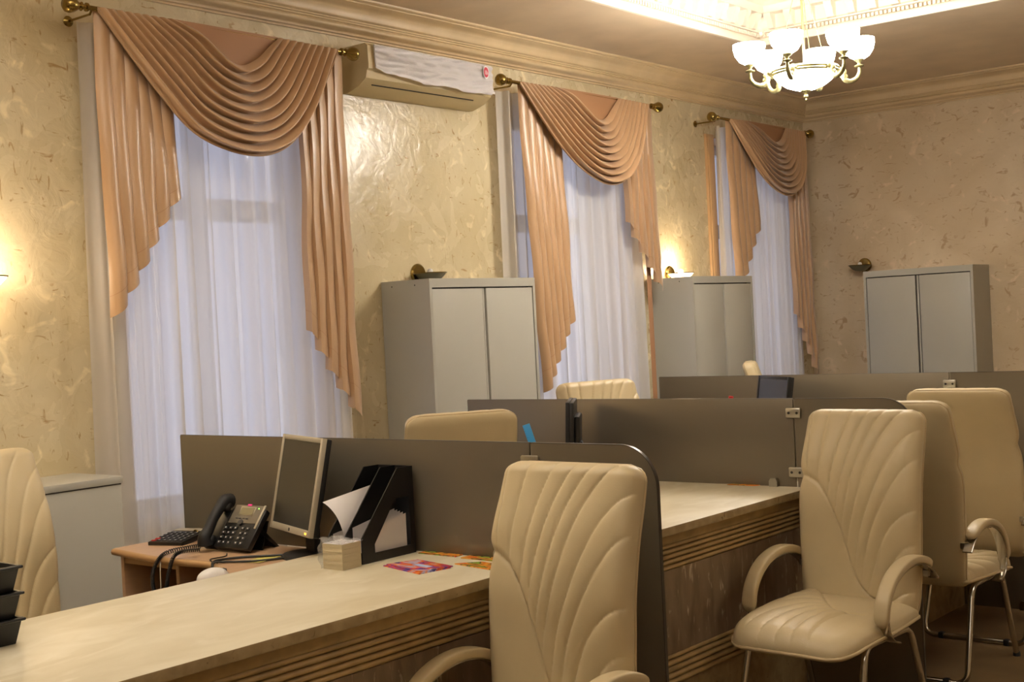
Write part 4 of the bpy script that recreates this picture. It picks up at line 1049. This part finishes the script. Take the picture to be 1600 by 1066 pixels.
# ================================================================== CHANDELIER
ch = empty('chandelier', (1.886, 6.549, 2.786), .683, 'lit six-arm ivory-brass chandelier with opal glass cups hanging from the coffer', 'chandelier')
m_ = MB(); m_.tube([(0, 0, .04), (0, 0, ZR-2.786-.03)], .007, 10); m_.build('stem', MT['ornate'], ch)
m_ = MB(); m_.lathe([(0, 0), (.07, 0), (.075, -.012), (.05, -.03), (.02, -.045), (0, -.045)], 26, M=T(0, 0, ZR-2.786)); m_.build('ceiling_rose', MT['ornate'], ch)
for k in range(3):
    a = 2*PI*k/3+.5; m_ = MB(); m_.tube([(.165*math.cos(a), .165*math.sin(a), .04), (.012*math.cos(a), .012*math.sin(a), .55)], .0022, 6); m_.build('stay_rod', MT['ornate'], ch)
m_ = MB(); m_.lathe([(.158, .018), (.176, .018), (.182, .026), (.178, .034), (.184, .040), (.178, .050), (.160, .050), (.158, .018)], 48); m_.build('ring', MT['ornate'], ch)
m_ = MB(); m_.lathe([(0, -.066), (.05, -.062), (.10, -.044), (.14, -.016), (.166, .020), (.160, .022), (.135, -.010), (.095, -.037), (.05, -.055), (0, -.058)], 40); m_.build('bowl', MT['shade'], ch)
m_ = MB(); m_.lathe([(0, -.060), (.028, -.062), (.026, -.070), (.012, -.080), (.006, -.088), (.012, -.094), (.012, -.102), (.005, -.110), (.006, -.118), (0, -.125)], 18); m_.build('finial', MT['ornate'], ch)
for k in range(6):
    a = 2*PI*k/6+.0; Mk = R(a, 'Z')
    m_ = MB(); m_.tube(crom([(.175, 0, .034), (.200, 0, .040), (.212, 0, .022), (.205, 0, .004), (.215, 0, -.022), (.245, 0, -.030), (.275, 0, -.016), (.292, 0, .012), (.294, 0, .045)], 36), [.008+.006*math.sin(PI*i/36) for i in range(37)], 10, M=Mk)
    sp = [(.213+.020*(1-t/26)*math.cos(2.6+t*.30), 0, -.002+.020*(1-t/26)*math.sin(2.6+t*.30)) for t in range(20)]; m_.tube(sp, .006, 8, M=Mk)
    m_.lathe([(.006, 0), (.024, .004), (.026, .010), (.010, .016), (.010, .026), (.026, .040), (.026, .044), (0, .044)], 16, M=Mk @ T(.293, 0, .042))
    m_.lathe([(0, -.018), (.014, -.012), (.017, 0), (.014, .012), (0, .018)], 12, M=Mk @ T(.181, 0, .034) @ R(PI/2, 'Y'))
    ar = m_.build('arm', MT['ornate'], ch, ang=60)
    m_ = MB(); m_.lathe([(0, .002), (.03, .004), (.056, .020), (.076, .050), (.085, .084), (.086, .110), (.082, .110), (.080, .084), (.070, .052), (.050, .024), (.028, .009), (0, .008)], 32, M=Mk @ T(.293, 0, .084)); m_.build('glass_cup', MT['shade'], ar)
    m_ = MB(); m_.lathe([(0, .01), (.012, .012), (.026, .05), (.028, .085), (.020, .112), (0, .124)], 16, M=Mk @ T(.293, 0, .084)); m_.build('bulb', MT['bulb'], ar)
